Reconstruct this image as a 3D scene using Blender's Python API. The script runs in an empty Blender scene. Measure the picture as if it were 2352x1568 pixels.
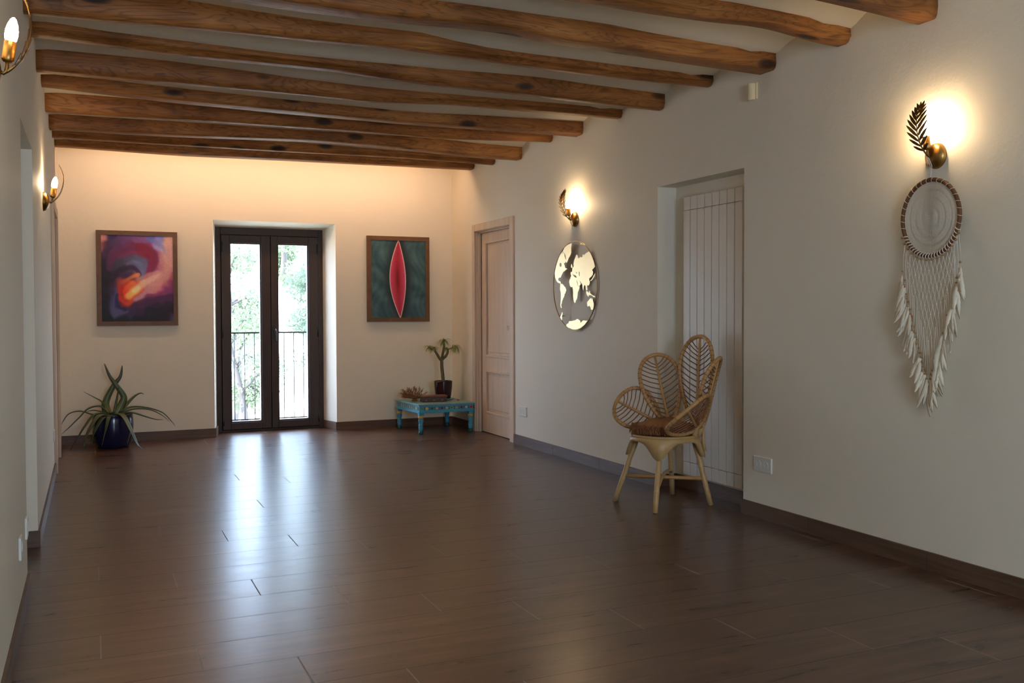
import bpy, bmesh, math, random
from math import sin, cos, pi, radians, sqrt, tan, atan2
from mathutils import Vector, Matrix, Euler
from mathutils.geometry import tessellate_polygon

SC = bpy.context.scene
COL = SC.collection
rnd = random.Random(7)

# ------------------------------------------------------------------ camera
YAW, PITCH, ROLL, FPX = 0.384187, -0.028326, -0.003179, 2388.0
cam_data = bpy.data.cameras.new('camera')
cam = bpy.data.objects.new('camera', cam_data)
COL.objects.link(cam)
cam_data.sensor_fit = 'HORIZONTAL'
cam_data.sensor_width = 36.0
cam_data.lens = 36.0 * FPX / 2352.0
cam_data.clip_start = 0.02
cam_data.clip_end = 400
_f = Vector((sin(YAW) * cos(PITCH), cos(YAW) * cos(PITCH), sin(PITCH)))
_r = Vector((cos(YAW), -sin(YAW), 0))
_u = _r.cross(_f)
_r2 = _r * cos(ROLL) + _u * sin(ROLL)
_u2 = -_r * sin(ROLL) + _u * cos(ROLL)
cam.matrix_world = Matrix(((_r2.x, _u2.x, -_f.x, 0), (_r2.y, _u2.y, -_f.y, 0), (_r2.z, _u2.z, -_f.z, 1.2), (0, 0, 0, 1)))
SC.camera = cam

# ------------------------------------------------------------------ light, exposure
SC.view_settings.view_transform = 'Standard'
SC.view_settings.look = 'None'
SC.view_settings.gamma = 1.0
SC.view_settings.use_curve_mapping = False
SC.view_settings.exposure = 0.16
SC.cycles.use_denoising = True
SC.cycles.max_bounces = 10
SC.cycles.diffuse_bounces = 6
SC.cycles.glossy_bounces = 4
SC.cycles.transparent_max_bounces = 16
SC.cycles.sample_clamp_indirect = 6.0
SC.cycles.caustics_reflective = False
SC.cycles.caustics_refractive = False

SKY = 15.0            # daylight sky radiance
SUN = 28.0
BULB = 275.0          # candle bulbs
STRIP = 38.0         # warm strip on the last beam
world = bpy.data.worlds.new('sky')
SC.world = world
world.use_nodes = True
_bg = world.node_tree.nodes['Background']
_bg.inputs[0].default_value = (0.58, 0.755, 1.0, 1)
_bg.inputs[1].default_value = SKY

sun_data = bpy.data.lights.new('sun', 'SUN')
sun_data.energy = SUN
sun_data.angle = radians(0.6)
sun_data.color = (1.0, 0.95, 0.86)
sun = bpy.data.objects.new('sun', sun_data)
COL.objects.link(sun)
sun.rotation_euler = Vector((0.72, 0.12, -0.85)).to_track_quat('-Z', 'Y').to_euler()

def portal(name, loc, direction, w, h):
    d = bpy.data.lights.new(name, 'AREA')
    d.shape = 'RECTANGLE'
    d.size, d.size_y = w, h
    d.cycles.is_portal = True
    o = bpy.data.objects.new(name, d)
    COL.objects.link(o)
    o.location = loc
    o.rotation_euler = Vector(direction).to_track_quat('-Z', 'Y').to_euler()

# ------------------------------------------------------------------ room constants
XL, XR = -0.27, 3.585           # side walls
DEL = radians(4.3136)           # the end wall runs slightly askew
SL = tan(DEL)
VB = 10.31                      # end wall: Y = VB + SL * X
YREAR = -2.3
portal('daylight_portal_end', (1.66, 11.2, 1.05), (0.05, -1, 0), 1.3, 2.2)
portal('daylight_portal_rear', (1.2, YREAR - 0.4, 1.4), (0, 1, 0), 1.8, 2.0)

# ------------------------------------------------------------------ node helpers
def new_mat(name):
    m = bpy.data.materials.new(name)
    m.use_nodes = True
    nt = m.node_tree
    return m, nt, nt.nodes['Principled BSDF']

def nd(nt, t, **kw):
    n = nt.nodes.new(t)
    for k, v in kw.items():
        setattr(n, k, v)
    return n

def lk(nt, a, b):
    nt.links.new(a, b)

def math_node(nt, op, a, b=None, clamp=False):
    n = nd(nt, 'ShaderNodeMath', operation=op)
    n.use_clamp = clamp
    for i, v in enumerate((a, b)):
        if v is None:
            continue
        if isinstance(v, (int, float)):
            n.inputs[i].default_value = v
        else:
            lk(nt, v, n.inputs[i])
    return n.outputs[0]

def mixc(nt, fac, a, b, blend='MIX'):
    n = nd(nt, 'ShaderNodeMix', data_type='RGBA', blend_type=blend)
    for s, v in ((n.inputs['Factor'], fac), (n.inputs[6], a), (n.inputs[7], b)):
        if isinstance(v, (int, float)):
            s.default_value = v
        elif isinstance(v, tuple):
            s.default_value = (v[0], v[1], v[2], 1)
        else:
            lk(nt, v, s)
    return n.outputs[2]

def ramp(nt, fac, stops, interp='LINEAR'):
    n = nd(nt, 'ShaderNodeValToRGB')
    r = n.color_ramp
    r.interpolation = interp
    while len(r.elements) < len(stops):
        r.elements.new(0.5)
    for e, (p, c) in zip(r.elements, stops):
        e.position = p
        e.color = (c[0], c[1], c[2], 1) if isinstance(c, tuple) else (c, c, c, 1)
    lk(nt, fac, n.inputs[0])
    return n.outputs[0]

def coords(nt, kind, scale=(1, 1, 1), loc=(0, 0, 0)):
    if kind == 'POS':
        src = nd(nt, 'ShaderNodeNewGeometry').outputs['Position']
    else:
        src = nd(nt, 'ShaderNodeTexCoord').outputs[kind]
    mp = nd(nt, 'ShaderNodeMapping')
    mp.inputs['Scale'].default_value = scale
    mp.inputs['Location'].default_value = loc
    lk(nt, src, mp.inputs[0])
    return mp.outputs[0]

def noise(nt, vec, scale, detail=4, rough=0.55, dist=0.0):
    n = nd(nt, 'ShaderNodeTexNoise')
    n.inputs['Scale'].default_value = scale
    n.inputs['Detail'].default_value = detail
    n.inputs['Roughness'].default_value = rough
    n.inputs['Distortion'].default_value = dist
    lk(nt, vec, n.inputs['Vector'])
    return n.outputs[0]

def bump(nt, bsdf, height, strength=0.2, dist=0.01):
    b = nd(nt, 'ShaderNodeBump')
    b.inputs['Strength'].default_value = strength
    b.inputs['Distance'].default_value = dist
    lk(nt, height, b.inputs['Height'])
    lk(nt, b.outputs[0], bsdf.inputs['Normal'])

def simple(name, col, rough=0.6, metal=0.0, spec=None, var=0.12, vs=14.0, bs=0.0, kind='Object', stretch=(1, 1, 1)):
    m, nt, b = new_mat(name)
    v = coords(nt, kind, stretch)
    n = noise(nt, v, vs)
    c = mixc(nt, n, tuple(x * (1 - var) for x in col), tuple(min(1, x * (1 + var)) for x in col))
    lk(nt, c, b.inputs['Base Color'])
    b.inputs['Roughness'].default_value = rough
    b.inputs['Metallic'].default_value = metal
    if spec is not None:
        b.inputs['Specular IOR Level'].default_value = spec
    if bs:
        bump(nt, b, noise(nt, v, vs * 3), bs, 0.004)
    return m

# ------------------------------------------------------------------ materials
def plaster_mat(name, col, bs=0.25):
    m, nt, b = new_mat(name)
    v = coords(nt, 'POS')
    n1 = noise(nt, v, 1.3, 3)
    c = mixc(nt, n1, tuple(x * 0.96 for x in col), tuple(min(1, x * 1.03) for x in col))
    lk(nt, c, b.inputs['Base Color'])
    b.inputs['Roughness'].default_value = 0.62
    b.inputs['Specular IOR Level'].default_value = 0.35
    h = math_node(nt, 'ADD', noise(nt, v, 9, 4, 0.5), math_node(nt, 'MULTIPLY', noise(nt, v, 60, 3), 0.25))
    bump(nt, b, h, bs, 0.012)
    return m

M_WALL = plaster_mat('wall_plaster', (0.845, 0.785, 0.655))
M_CEIL = plaster_mat('ceiling_plaster', (0.80, 0.75, 0.63), 0.35)

def floor_mat():
    m, nt, b = new_mat('wood_look_tile')
    pos = nd(nt, 'ShaderNodeNewGeometry').outputs['Position']
    sp = nd(nt, 'ShaderNodeSeparateXYZ')
    lk(nt, pos, sp.inputs[0])
    x, y = sp.outputs[0], sp.outputs[1]
    PW, PL = 0.2847, 1.272
    v = math_node(nt, 'SUBTRACT', y, math_node(nt, 'MULTIPLY', x, SL))
    r = math_node(nt, 'DIVIDE', math_node(nt, 'SUBTRACT', v, 3.853), PW)
    row = math_node(nt, 'FLOOR', r)
    fr = math_node(nt, 'SUBTRACT', r, row)
    u = math_node(nt, 'DIVIDE', math_node(nt, 'ADD', math_node(nt, 'SUBTRACT', x, 0.015), math_node(nt, 'MULTIPLY', row, PL / 4)), PL)
    cl = math_node(nt, 'FLOOR', u)
    fu = math_node(nt, 'SUBTRACT', u, cl)
    def edge(f, size):   # distance to nearest edge in metres
        a = math_node(nt, 'MINIMUM', f, math_node(nt, 'SUBTRACT', 1.0, f))
        return math_node(nt, 'MULTIPLY', a, size)
    glong = math_node(nt, 'LESS_THAN', edge(fr, PW), 0.0018)
    gshort = math_node(nt, 'LESS_THAN', edge(fu, PL), 0.0026)
    grout = math_node(nt, 'MAXIMUM', glong, gshort)
    rid = nd(nt, 'ShaderNodeTexWhiteNoise', noise_dimensions='2D')
    cv = nd(nt, 'ShaderNodeCombineXYZ')
    lk(nt, row, cv.inputs[0]); lk(nt, cl, cv.inputs[1])
    lk(nt, cv.outputs[0], rid.inputs['Vector'])
    rv = rid.outputs['Value']
    # grain, stretched along the plank and different on each
    gv = nd(nt, 'ShaderNodeCombineXYZ')
    lk(nt, math_node(nt, 'ADD', x, math_node(nt, 'MULTIPLY', rv, 37.0)), gv.inputs[0])
    lk(nt, math_node(nt, 'MULTIPLY', v, 7.5), gv.inputs[1])
    lk(nt, math_node(nt, 'MULTIPLY', row, 3.7), gv.inputs[2])
    g1 = noise(nt, gv.outputs[0], 1.9, 5, 0.6, 0.5)
    gv2 = nd(nt, 'ShaderNodeVectorMath', operation='MULTIPLY')
    gv2.inputs[1].default_value = (1.0, 5.0, 1.0)
    lk(nt, gv.outputs[0], gv2.inputs[0])
    g2 = noise(nt, gv2.outputs[0], 2.6, 4, 0.6)
    base = ramp(nt, g1, [(0.22, (0.038, 0.017, 0.011)), (0.42, (0.078, 0.037, 0.022)), (0.58, (0.122, 0.062, 0.037)), (0.78, (0.190, 0.104, 0.063))])
    base = mixc(nt, 0.5, base, ramp(nt, g2, [(0.3, 0.68), (0.7, 1.2)]), 'MULTIPLY')
    base = mixc(nt, math_node(nt, 'MULTIPLY', rv, 0.4), base, (0.076, 0.037, 0.023))
    col = mixc(nt, math_node(nt, 'MULTIPLY', glong, 0.5), base, (0.10, 0.085, 0.07))
    col = mixc(nt, math_node(nt, 'MULTIPLY', gshort, 0.85), col, (0.34, 0.30, 0.26))
    lk(nt, col, b.inputs['Base Color'])
    rg = math_node(nt, 'ADD', 0.25, math_node(nt, 'MULTIPLY', g1, 0.07))
    rg = math_node(nt, 'ADD', rg, math_node(nt, 'MULTIPLY', grout, 0.4))
    lk(nt, rg, b.inputs['Roughness'])
    b.inputs['Specular IOR Level'].default_value = 0.5
    h = math_node(nt, 'SUBTRACT', 1.0, grout)
    bump(nt, b, h, 0.15, 0.001)
    return m
M_FLOOR = floor_mat()

def beam_mat():
    m, nt, b = new_mat('old_pine_beam')
    oi = nd(nt, 'ShaderNodeObjectInfo').outputs['Random']
    pos = nd(nt, 'ShaderNodeNewGeometry').outputs['Position']
    off = nd(nt, 'ShaderNodeCombineXYZ')
    lk(nt, math_node(nt, 'MULTIPLY', oi, 40.0), off.inputs[0])
    va = nd(nt, 'ShaderNodeVectorMath', operation='ADD')
    lk(nt, pos, va.inputs[0]); lk(nt, off.outputs[0], va.inputs[1])
    mp = nd(nt, 'ShaderNodeMapping')
    mp.inputs['Scale'].default_value = (0.9, 7.0, 7.0)
    lk(nt, va.outputs[0], mp.inputs[0])
    warp = noise(nt, mp.outputs[0], 1.1, 3, 0.5, 0.6)
    w = math_node(nt, 'FRACT', math_node(nt, 'MULTIPLY', warp, 17.0))
    ringc = ramp(nt, w, [(0.0, 0.42), (0.10, 0.80), (0.3, 1.0), (0.75, 1.05), (1.0, 0.45)])
    mp2 = nd(nt, 'ShaderNodeMapping')
    mp2.inputs['Scale'].default_value = (3.0, 60.0, 60.0)
    lk(nt, va.outputs[0], mp2.inputs[0])
    fib = noise(nt, mp2.outputs[0], 1.0, 4, 0.6)
    patch = noise(nt, va.outputs[0], 2.2, 3, 0.5)
    base = ramp(nt, patch, [(0.3, (0.22, 0.080, 0.018)), (0.5, (0.34, 0.132, 0.030)), (0.72, (0.46, 0.20, 0.052))])
    base = mixc(nt, 0.75, base, ringc, 'MULTIPLY')
    base = mixc(nt, 0.6, base, ramp(nt, fib, [(0.3, 0.6), (0.65, 1.15)]), 'MULTIPLY')
    # knots
    mp3 = nd(nt, 'ShaderNodeMapping')
    mp3.inputs['Scale'].default_value = (2.2, 6.0, 6.0)
    lk(nt, va.outputs[0], mp3.inputs[0])
    vo = nd(nt, 'ShaderNodeTexVoronoi')
    vo.inputs['Scale'].default_value = 1.0
    lk(nt, mp3.outputs[0], vo.inputs['Vector'])
    k = ramp(nt, vo.outputs['Distance'], [(0.10, 1.0), (0.15, 0.6), (0.19, 0.0)])
    base = mixc(nt, math_node(nt, 'MULTIPLY', k, 0.95), base, (0.022, 0.009, 0.004))
    # dark streaks and stains
    mp4 = nd(nt, 'ShaderNodeMapping')
    mp4.inputs['Scale'].default_value = (1.2, 14.0, 14.0)
    lk(nt, va.outputs[0], mp4.inputs[0])
    st = ramp(nt, noise(nt, mp4.outputs[0], 1.6, 4, 0.65), [(0.60, 0.0), (0.72, 1.0)])
    base = mixc(nt, math_node(nt, 'MULTIPLY', st, 0.6), base, (0.07, 0.026, 0.008))
    lk(nt, base, b.inputs['Base Color'])
    b.inputs['Roughness'].default_value = 0.55
    b.inputs['Specular IOR Level'].default_value = 0.4
    bump(nt, b, math_node(nt, 'ADD', fib, math_node(nt, 'MULTIPLY', warp, 0.7)), 0.5, 0.008)
    return m
M_BEAM = beam_mat()

def wood(name, c1, c2, rough=0.5, stretch=(18, 18, 1.2), kind='Object', bs=0.1):
    m, nt, b = new_mat(name)
    v = coords(nt, kind, stretch)
    n = noise(nt, v, 1.5, 5, 0.6, 0.4)
    lk(nt, ramp(nt, n, [(0.3, c1), (0.7, c2)]), b.inputs['Base Color'])
    b.inputs['Roughness'].default_value = rough
    bump(nt, b, n, bs, 0.003)
    return m

M_BASEB = wood('baseboard_tile', (0.080, 0.040, 0.022), (0.145, 0.080, 0.045), 0.5, (1.3, 1.3, 30), 'POS')
M_DOORWOOD = wood('pale_oak', (0.62, 0.47, 0.34), (0.72, 0.575, 0.43), 0.5, (14, 14, 0.9))
M_DARKDOOR = wood('dark_brown_frame', (0.027, 0.013, 0.008), (0.040, 0.020, 0.012), 0.5, (20, 20, 1))
M_FRAME = wood('picture_frame_wood', (0.115, 0.055, 0.022), (0.165, 0.085, 0.036), 0.5, (10, 10, 10))
M_RATTAN = simple('rattan', (0.52, 0.29, 0.105), 0.45, var=0.28, vs=22, bs=0.15)
M_RATTANL = simple('pale_rattan', (0.56, 0.36, 0.155), 0.42, var=0.22, vs=18, bs=0.12)
M_BINDING = simple('rattan_binding', (0.30, 0.15, 0.06), 0.5, var=0.2, vs=30)
M_SPOKE = simple('brown_rattan_core', (0.25, 0.105, 0.045), 0.5, var=0.2, vs=30)
M_CUSH = simple('brown_woven_cloth', (0.34, 0.160, 0.060), 0.95, var=0.45, vs=26, bs=0.8)
M_CUSHL = simple('rust_brown_fringe', (0.29, 0.120, 0.045), 0.95, var=0.4, vs=40, bs=0.4)
M_RAD = simple('radiator_enamel', (0.74, 0.69, 0.61), 0.35, var=0.02, vs=4)
M_RADD = simple('radiator_gap', (0.10, 0.085, 0.07), 0.6, var=0.1)
M_BRASS = simple('aged_brass', (0.34, 0.205, 0.065), 0.36, 1.0, var=0.22, vs=20)
M_BRASSD = simple('dark_bronze', (0.20, 0.115, 0.04), 0.4, 1.0, var=0.25, vs=25)
M_GOLD = simple('pale_gold_metal', (0.78, 0.61, 0.33), 0.38, 0.85, var=0.06, vs=8)
M_GOLDRIM = simple('ring_metal', (0.42, 0.29, 0.13), 0.35, 1.0, var=0.1)
M_WHITEP = simple('white_plastic', (0.78, 0.76, 0.72), 0.35, var=0.02)
M_CREAMP = simple('cream_plastic', (0.76, 0.66, 0.42), 0.4, var=0.04)
M_BLACK = simple('black_metal', (0.012, 0.011, 0.010), 0.4, var=0.1)
M_HOLE = simple('socket_recess', (0.16, 0.15, 0.14), 0.6, var=0.05)
M_CHROME = simple('brushed_steel', (0.75, 0.70, 0.60), 0.25, 1.0, var=0.05)
M_COTTON = simple('cotton_cord', (0.87, 0.78, 0.65), 0.95, var=0.08, vs=60, bs=0.3)
M_FEATHER = simple('ivory_feather', (0.86, 0.78, 0.62), 0.85, var=0.10, vs=30)
M_HOOP = simple('brown_wrapped_hoop', (0.15, 0.062, 0.022), 0.7, var=0.35, vs=35, bs=0.3)
M_BEADS = simple('wooden_bead', (0.42, 0.20, 0.06), 0.45, var=0.2, vs=20)
M_NAVY = simple('cobalt_glaze', (0.012, 0.014, 0.055), 0.14, var=0.3, vs=6)
M_PLUM = simple('dark_plum_glaze', (0.030, 0.009, 0.010), 0.13, var=0.3, vs=6)
M_SOIL = simple('potting_soil', (0.035, 0.022, 0.014), 0.95, var=0.5, vs=60, bs=0.8)
M_STEM = simple('succulent_stem', (0.15, 0.125, 0.055), 0.7, var=0.35, vs=30, bs=0.4)
M_PLEAF = simple('narrow_leaf', (0.23, 0.27, 0.075), 0.5, var=0.35, vs=12)
M_SAUCER = simple('saucer_glaze', (0.36, 0.40, 0.36), 0.3, var=0.06)
M_CORAL = simple('dry_branch', (0.24, 0.105, 0.038), 0.8, var=0.35, vs=30)
M_BOXW = wood('dark_carved_wood', (0.045, 0.017, 0.008), (0.10, 0.038, 0.016), 0.45, (14, 3, 14))
M_BOXTOP = wood('reddish_box_lid', (0.16, 0.05, 0.018), (0.30, 0.10, 0.035), 0.42, (6, 20, 10))
M_RED = simple('red_stone', (0.45, 0.06, 0.05), 0.5)
M_TEAL = simple('turquoise_paint', (0.060, 0.33, 0.47), 0.42, var=0.14, vs=9, bs=0.1)
M_TEALTOP = simple('worn_turquoise_top', (0.20, 0.36, 0.36), 0.4, var=0.4, vs=10, bs=0.1)
M_YELLOW = simple('yellow_paint', (0.72, 0.36, 0.02), 0.4, var=0.08)
M_DGREEN = simple('dark_green_paint', (0.008, 0.085, 0.075), 0.4, var=0.1)
M_BARK = simple('pine_bark', (0.07, 0.06, 0.055), 0.95, var=0.4, vs=6, bs=0.5)
M_GROUND = simple('dry_hillside', (0.66, 0.63, 0.54), 0.95, var=0.4, vs=0.8, kind='POS')
M_STONE = simple('pale_terrace_stone', (0.30, 0.28, 0.25), 0.85, var=0.12, vs=5)

def aloe_mat():
    m, nt, b = new_mat('aloe_leaf')
    tc = nd(nt, 'ShaderNodeTexCoord').outputs['Object']
    vc = nd(nt, 'ShaderNodeAttribute', attribute_name='along')
    n = noise(nt, tc, 18, 3)
    c = ramp(nt, vc.outputs['Fac'], [(0.0, (0.22, 0.24, 0.075)), (0.25, (0.115, 0.155, 0.052)), (0.62, (0.055, 0.095, 0.045)), (0.93, (0.040, 0.065, 0.032)), (1.0, (0.14, 0.05, 0.025))])
    c = mixc(nt, math_node(nt, 'MULTIPLY', n, 0.5), c, (0.075, 0.085, 0.035))
    lk(nt, c, b.inputs['Base Color'])
    b.inputs['Roughness'].default_value = 0.38
    return m
M_ALOE = aloe_mat()

def leaf_mat(name, c1, c2):
    m, nt, b = new_mat(name)
    pos = nd(nt, 'ShaderNodeNewGeometry').outputs['Position']
    n = noise(nt, pos, 1.7, 3)
    c = ramp(nt, n, [(0.3, c1), (0.7, c2)])
    df = nd(nt, 'ShaderNodeBsdfDiffuse')
    tr = nd(nt, 'ShaderNodeBsdfTranslucent')
    mx = nd(nt, 'ShaderNodeMixShader')
    mx.inputs[0].default_value = 0.4
    lk(nt, c, df.inputs[0]); lk(nt, c, tr.inputs[0])
    lk(nt, df.outputs[0], mx.inputs[1]); lk(nt, tr.outputs[0], mx.inputs[2])
    lk(nt, mx.outputs[0], nt.nodes['Material Output'].inputs[0])
    nt.nodes.remove(b)
    return m
M_LEAF1 = leaf_mat('pine_needles', (0.060, 0.088, 0.066), (0.135, 0.175, 0.125))
M_LEAF2 = leaf_mat('bright_leaves', (0.105, 0.140, 0.085), (0.20, 0.245, 0.155))

def glass_mat():
    m, nt, b = new_mat('window_glass')
    t = nd(nt, 'ShaderNodeBsdfTransparent')
    t.inputs[0].default_value = (0.95, 0.96, 0.98, 1)
    g = nd(nt, 'ShaderNodeBsdfGlossy')
    g.inputs['Roughness'].default_value = 0.02
    fz = nd(nt, 'ShaderNodeFresnel')
    fz.inputs[0].default_value = 1.45
    mx = nd(nt, 'ShaderNodeMixShader')
    bf = nd(nt, 'ShaderNodeNewGeometry').outputs['Backfacing']
    lk(nt, math_node(nt, 'MULTIPLY', fz.outputs[0], math_node(nt, 'SUBTRACT', 1.0, bf)), mx.inputs[0])
    lk(nt, t.outputs[0], mx.inputs[1]); lk(nt, g.outputs[0], mx.inputs[2])
    lk(nt, mx.outputs[0], nt.nodes['Material Output'].inputs[0])
    nt.nodes.remove(b)
    return m
M_GLASS = glass_mat()

def emit(name, col, s):
    m, nt, b = new_mat(name)
    b.inputs['Base Color'].default_value = (0.8, 0.75, 0.65, 1)
    b.inputs['Emission Color'].default_value = (*col, 1)
    b.inputs['Emission Strength'].default_value = s
    return m
M_BULB = emit('lit_candle_bulb', (1.0, 0.70, 0.40), BULB)
M_STRIP = emit('lit_warm_strip', (1.0, 0.66, 0.43), STRIP)

def vcol_mat(name, attr, rough):
    m, nt, b = new_mat(name)
    a = nd(nt, 'ShaderNodeAttribute', attribute_name=attr)
    v = coords(nt, 'Object')
    n = noise(nt, v, 45, 4, 0.6)
    c = mixc(nt, 0.5, a.outputs['Color'], ramp(nt, n, [(0.3, 0.82), (0.7, 1.15)]), 'MULTIPLY')
    lk(nt, c, b.inputs['Base Color'])
    b.inputs['Roughness'].default_value = rough
    return m
M_PAINT = vcol_mat('oil_paint', 'paint', 0.6)
M_FLOWER = vcol_mat('painted_flowers', 'paint', 0.42)

# ------------------------------------------------------------------ mesh building
class MB:
    def __init__(s):
        s.v = []; s.f = []; s.sm = []
    def add(s, vs, fs, smooth=False):
        o = len(s.v)
        s.v.extend([tuple(p) for p in vs])
        for f in fs:
            s.f.append(tuple(i + o for i in f)); s.sm.append(smooth)
        return s
    def box(s, c, d, rot=None):
        hx, hy, hz = d[0] / 2, d[1] / 2, d[2] / 2
        ps = [Vector((sx * hx, sy * hy, sz * hz)) for sz in (-1, 1) for sy in (-1, 1) for sx in (-1, 1)]
        if rot is not None:
            ps = [rot @ p for p in ps]
        ps = [p + Vector(c) for p in ps]
        return s.add(ps, [(0, 2, 3, 1), (4, 5, 7, 6), (0, 1, 5, 4), (2, 6, 7, 3), (0, 4, 6, 2), (1, 3, 7, 5)])
    def bx(s, x0, x1, y0, y1, z0, z1):
        return s.box(((x0 + x1) / 2, (y0 + y1) / 2, (z0 + z1) / 2), (abs(x1 - x0), abs(y1 - y0), abs(z1 - z0)))
    def rbox(s, x0, x1, y0, y1, z0, z1, r):
        """box with bevelled edges (chamfer loops)"""
        bm = bmesh.new()
        bmesh.ops.create_cube(bm, size=1)
        for v in bm.verts:
            v.co = Vector(((x0 + x1) / 2 + v.co.x * (x1 - x0), (y0 + y1) / 2 + v.co.y * (y1 - y0), (z0 + z1) / 2 + v.co.z * (z1 - z0)))
        bmesh.ops.bevel(bm, geom=list(bm.edges), offset=r, segments=2, affect='EDGES', profile=0.6)
        s.bm(bm)
        return s
    def bm(s, bm, smooth=False):
        bm.verts.index_update()
        s.add([v.co[:] for v in bm.verts], [[v.index for v in f.verts] for f in bm.faces], smooth)
        bm.free()
    def prism(s, poly, z0, z1, axis='Z'):
        """extrude a polygon: Z: (x,y) plan; X: (y,z) section along x; Y: (x,z) along y"""
        n = len(poly)
        def P(a, b, t):
            return (a, b, t) if axis == 'Z' else ((t, a, b) if axis == 'X' else (a, t, b))
        vs = [P(a, b, z0) for a, b in poly] + [P(a, b, z1) for a, b in poly]
        fs = [tuple(range(n))[::-1], tuple(range(n, 2 * n))] + [(i, (i + 1) % n, n + (i + 1) % n, n + i) for i in range(n)]
        return s.add(vs, fs)
    def tube(s, pts, r, n=8, closed=False, caps=True, flat=1.0, flatdir=None):
        pts = [Vector(p) for p in pts]
        m = len(pts)
        rs = r if isinstance(r, (list, tuple)) else [r] * m
        t = []
        for i in range(m):
            a = pts[(i - 1) % m] if (closed or i > 0) else pts[i]
            b = pts[(i + 1) % m] if (closed or i < m - 1) else pts[i]
            d = (b - a)
            t.append(d.normalized() if d.length > 1e-9 else Vector((0, 0, 1)))
        ref = Vector(flatdir) if flatdir is not None else (Vector((0, 0, 1)) if abs(t[0].z) < 0.9 else Vector((1, 0, 0)))
        vs = []
        nrm = (ref - t[0] * ref.dot(t[0])).normalized()
        for i in range(m):
            if flatdir is not None:
                nrm = ref - t[i] * ref.dot(t[i])
            else:
                nrm = nrm - t[i] * nrm.dot(t[i])
            nrm.normalize()
            bn = t[i].cross(nrm)
            for k in range(n):
                a = 2 * pi * k / n
                vs.append(pts[i] + nrm * (cos(a) * rs[i] * flat) + bn * (sin(a) * rs[i]))
        fs = []
        for i in range(m if closed else m - 1):
            j = (i + 1) % m
            for k in range(n):
                l = (k + 1) % n
                fs.append((i * n + k, i * n + l, j * n + l, j * n + k))
        if not closed and caps:
            fs.append(tuple(range(n))[::-1]); fs.append(tuple(range((m - 1) * n, m * n)))
        return s.add(vs, fs, True)
    def lathe(s, prof, n=24, c=(0, 0, 0), axis='Z'):
        vs = []; fs = []
        m = len(prof)
        for r, z in prof:
            for k in range(n):
                a = 2 * pi * k / n
                p = (r * cos(a), r * sin(a), z)
                if axis == 'X':
                    p = (z, r * cos(a), r * sin(a))
                if axis == 'Y':
                    p = (r * cos(a), z, r * sin(a))
                vs.append((p[0] + c[0], p[1] + c[1], p[2] + c[2]))
        for i in range(m - 1):
            for k in range(n):
                l = (k + 1) % n
                fs.append((i * n + k, i * n + l, (i + 1) * n + l, (i + 1) * n + k))
        if prof[0][0] > 1e-6:
            fs.append(tuple(range(n))[::-1])
        if prof[-1][0] > 1e-6:
            fs.append(tuple(range((m - 1) * n, m * n)))
        return s.add(vs, fs, True)
    def ball(s, c, r, n=10, m=6):
        if not isinstance(r, (tuple, list)):
            r = (r, r, r)
        vs = [(c[0], c[1], c[2] - r[2])]
        for i in range(1, m):
            ph = -pi / 2 + pi * i / m
            for k in range(n):
                a = 2 * pi * k / n
                vs.append((c[0] + r[0] * cos(ph) * cos(a), c[1] + r[1] * cos(ph) * sin(a), c[2] + r[2] * sin(ph)))
        vs.append((c[0], c[1], c[2] + r[2]))
        fs = [(0, 1 + (k + 1) % n, 1 + k) for k in range(n)]
        for i in range(m - 2):
            for k in range(n):
                l = (k + 1) % n
                fs.append((1 + i * n + k, 1 + i * n + l, 1 + (i + 1) * n + l, 1 + (i + 1) * n + k))
        e = len(vs) - 1
        fs += [(e, 1 + (m - 2) * n + k, 1 + (m - 2) * n + (k + 1) % n) for k in range(n)]
        return s.add(vs, fs, True)
    def build(s, name, mat, parent=None, fix=True):
        me = bpy.data.meshes.new(name)
        me.from_pydata(s.v, [], s.f)
        me.polygons.foreach_set('use_smooth', s.sm)
        me.materials.append(mat)
        if fix:
            bm = bmesh.new(); bm.from_mesh(me)
            bmesh.ops.recalc_face_normals(bm, faces=bm.faces)
            bm.to_mesh(me); bm.free()
        o = bpy.data.objects.new(name, me)
        COL.objects.link(o)
        if parent:
            o.parent = parent
        return o

def thing(name, label, cat, loc=(0, 0, 0), rz=0.0, group=None, kind=None):
    o = bpy.data.objects.new(name, None)
    COL.objects.link(o)
    o.empty_display_size = 0.1
    o.location = loc
    o.rotation_euler = (0, 0, rz)
    return tag(o, label, cat, group, kind)

def tag(o, label, cat, group=None, kind=None):
    o['label'] = label
    o['category'] = cat
    if group: o['group'] = group
    if kind: o['kind'] = kind
    return o

def struct(o, label, cat):
    return tag(o, label, cat, None, 'structure')

def wall_pt(x, v=0.0, z=0.0):
    """a point on the askew end wall at room X, v metres behind its face"""
    return (x, VB + v + SL * x, z)

# ================================================================== SETTING
ZTOP = 3.0
b = MB(); b.bx(-1.2, 4.4, YREAR - 0.4, 11.15, -0.25, 0.0)
struct(b.build('floor', M_FLOOR), 'dark brown wood-look tile floor laid in staggered planks', 'floor')

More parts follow.
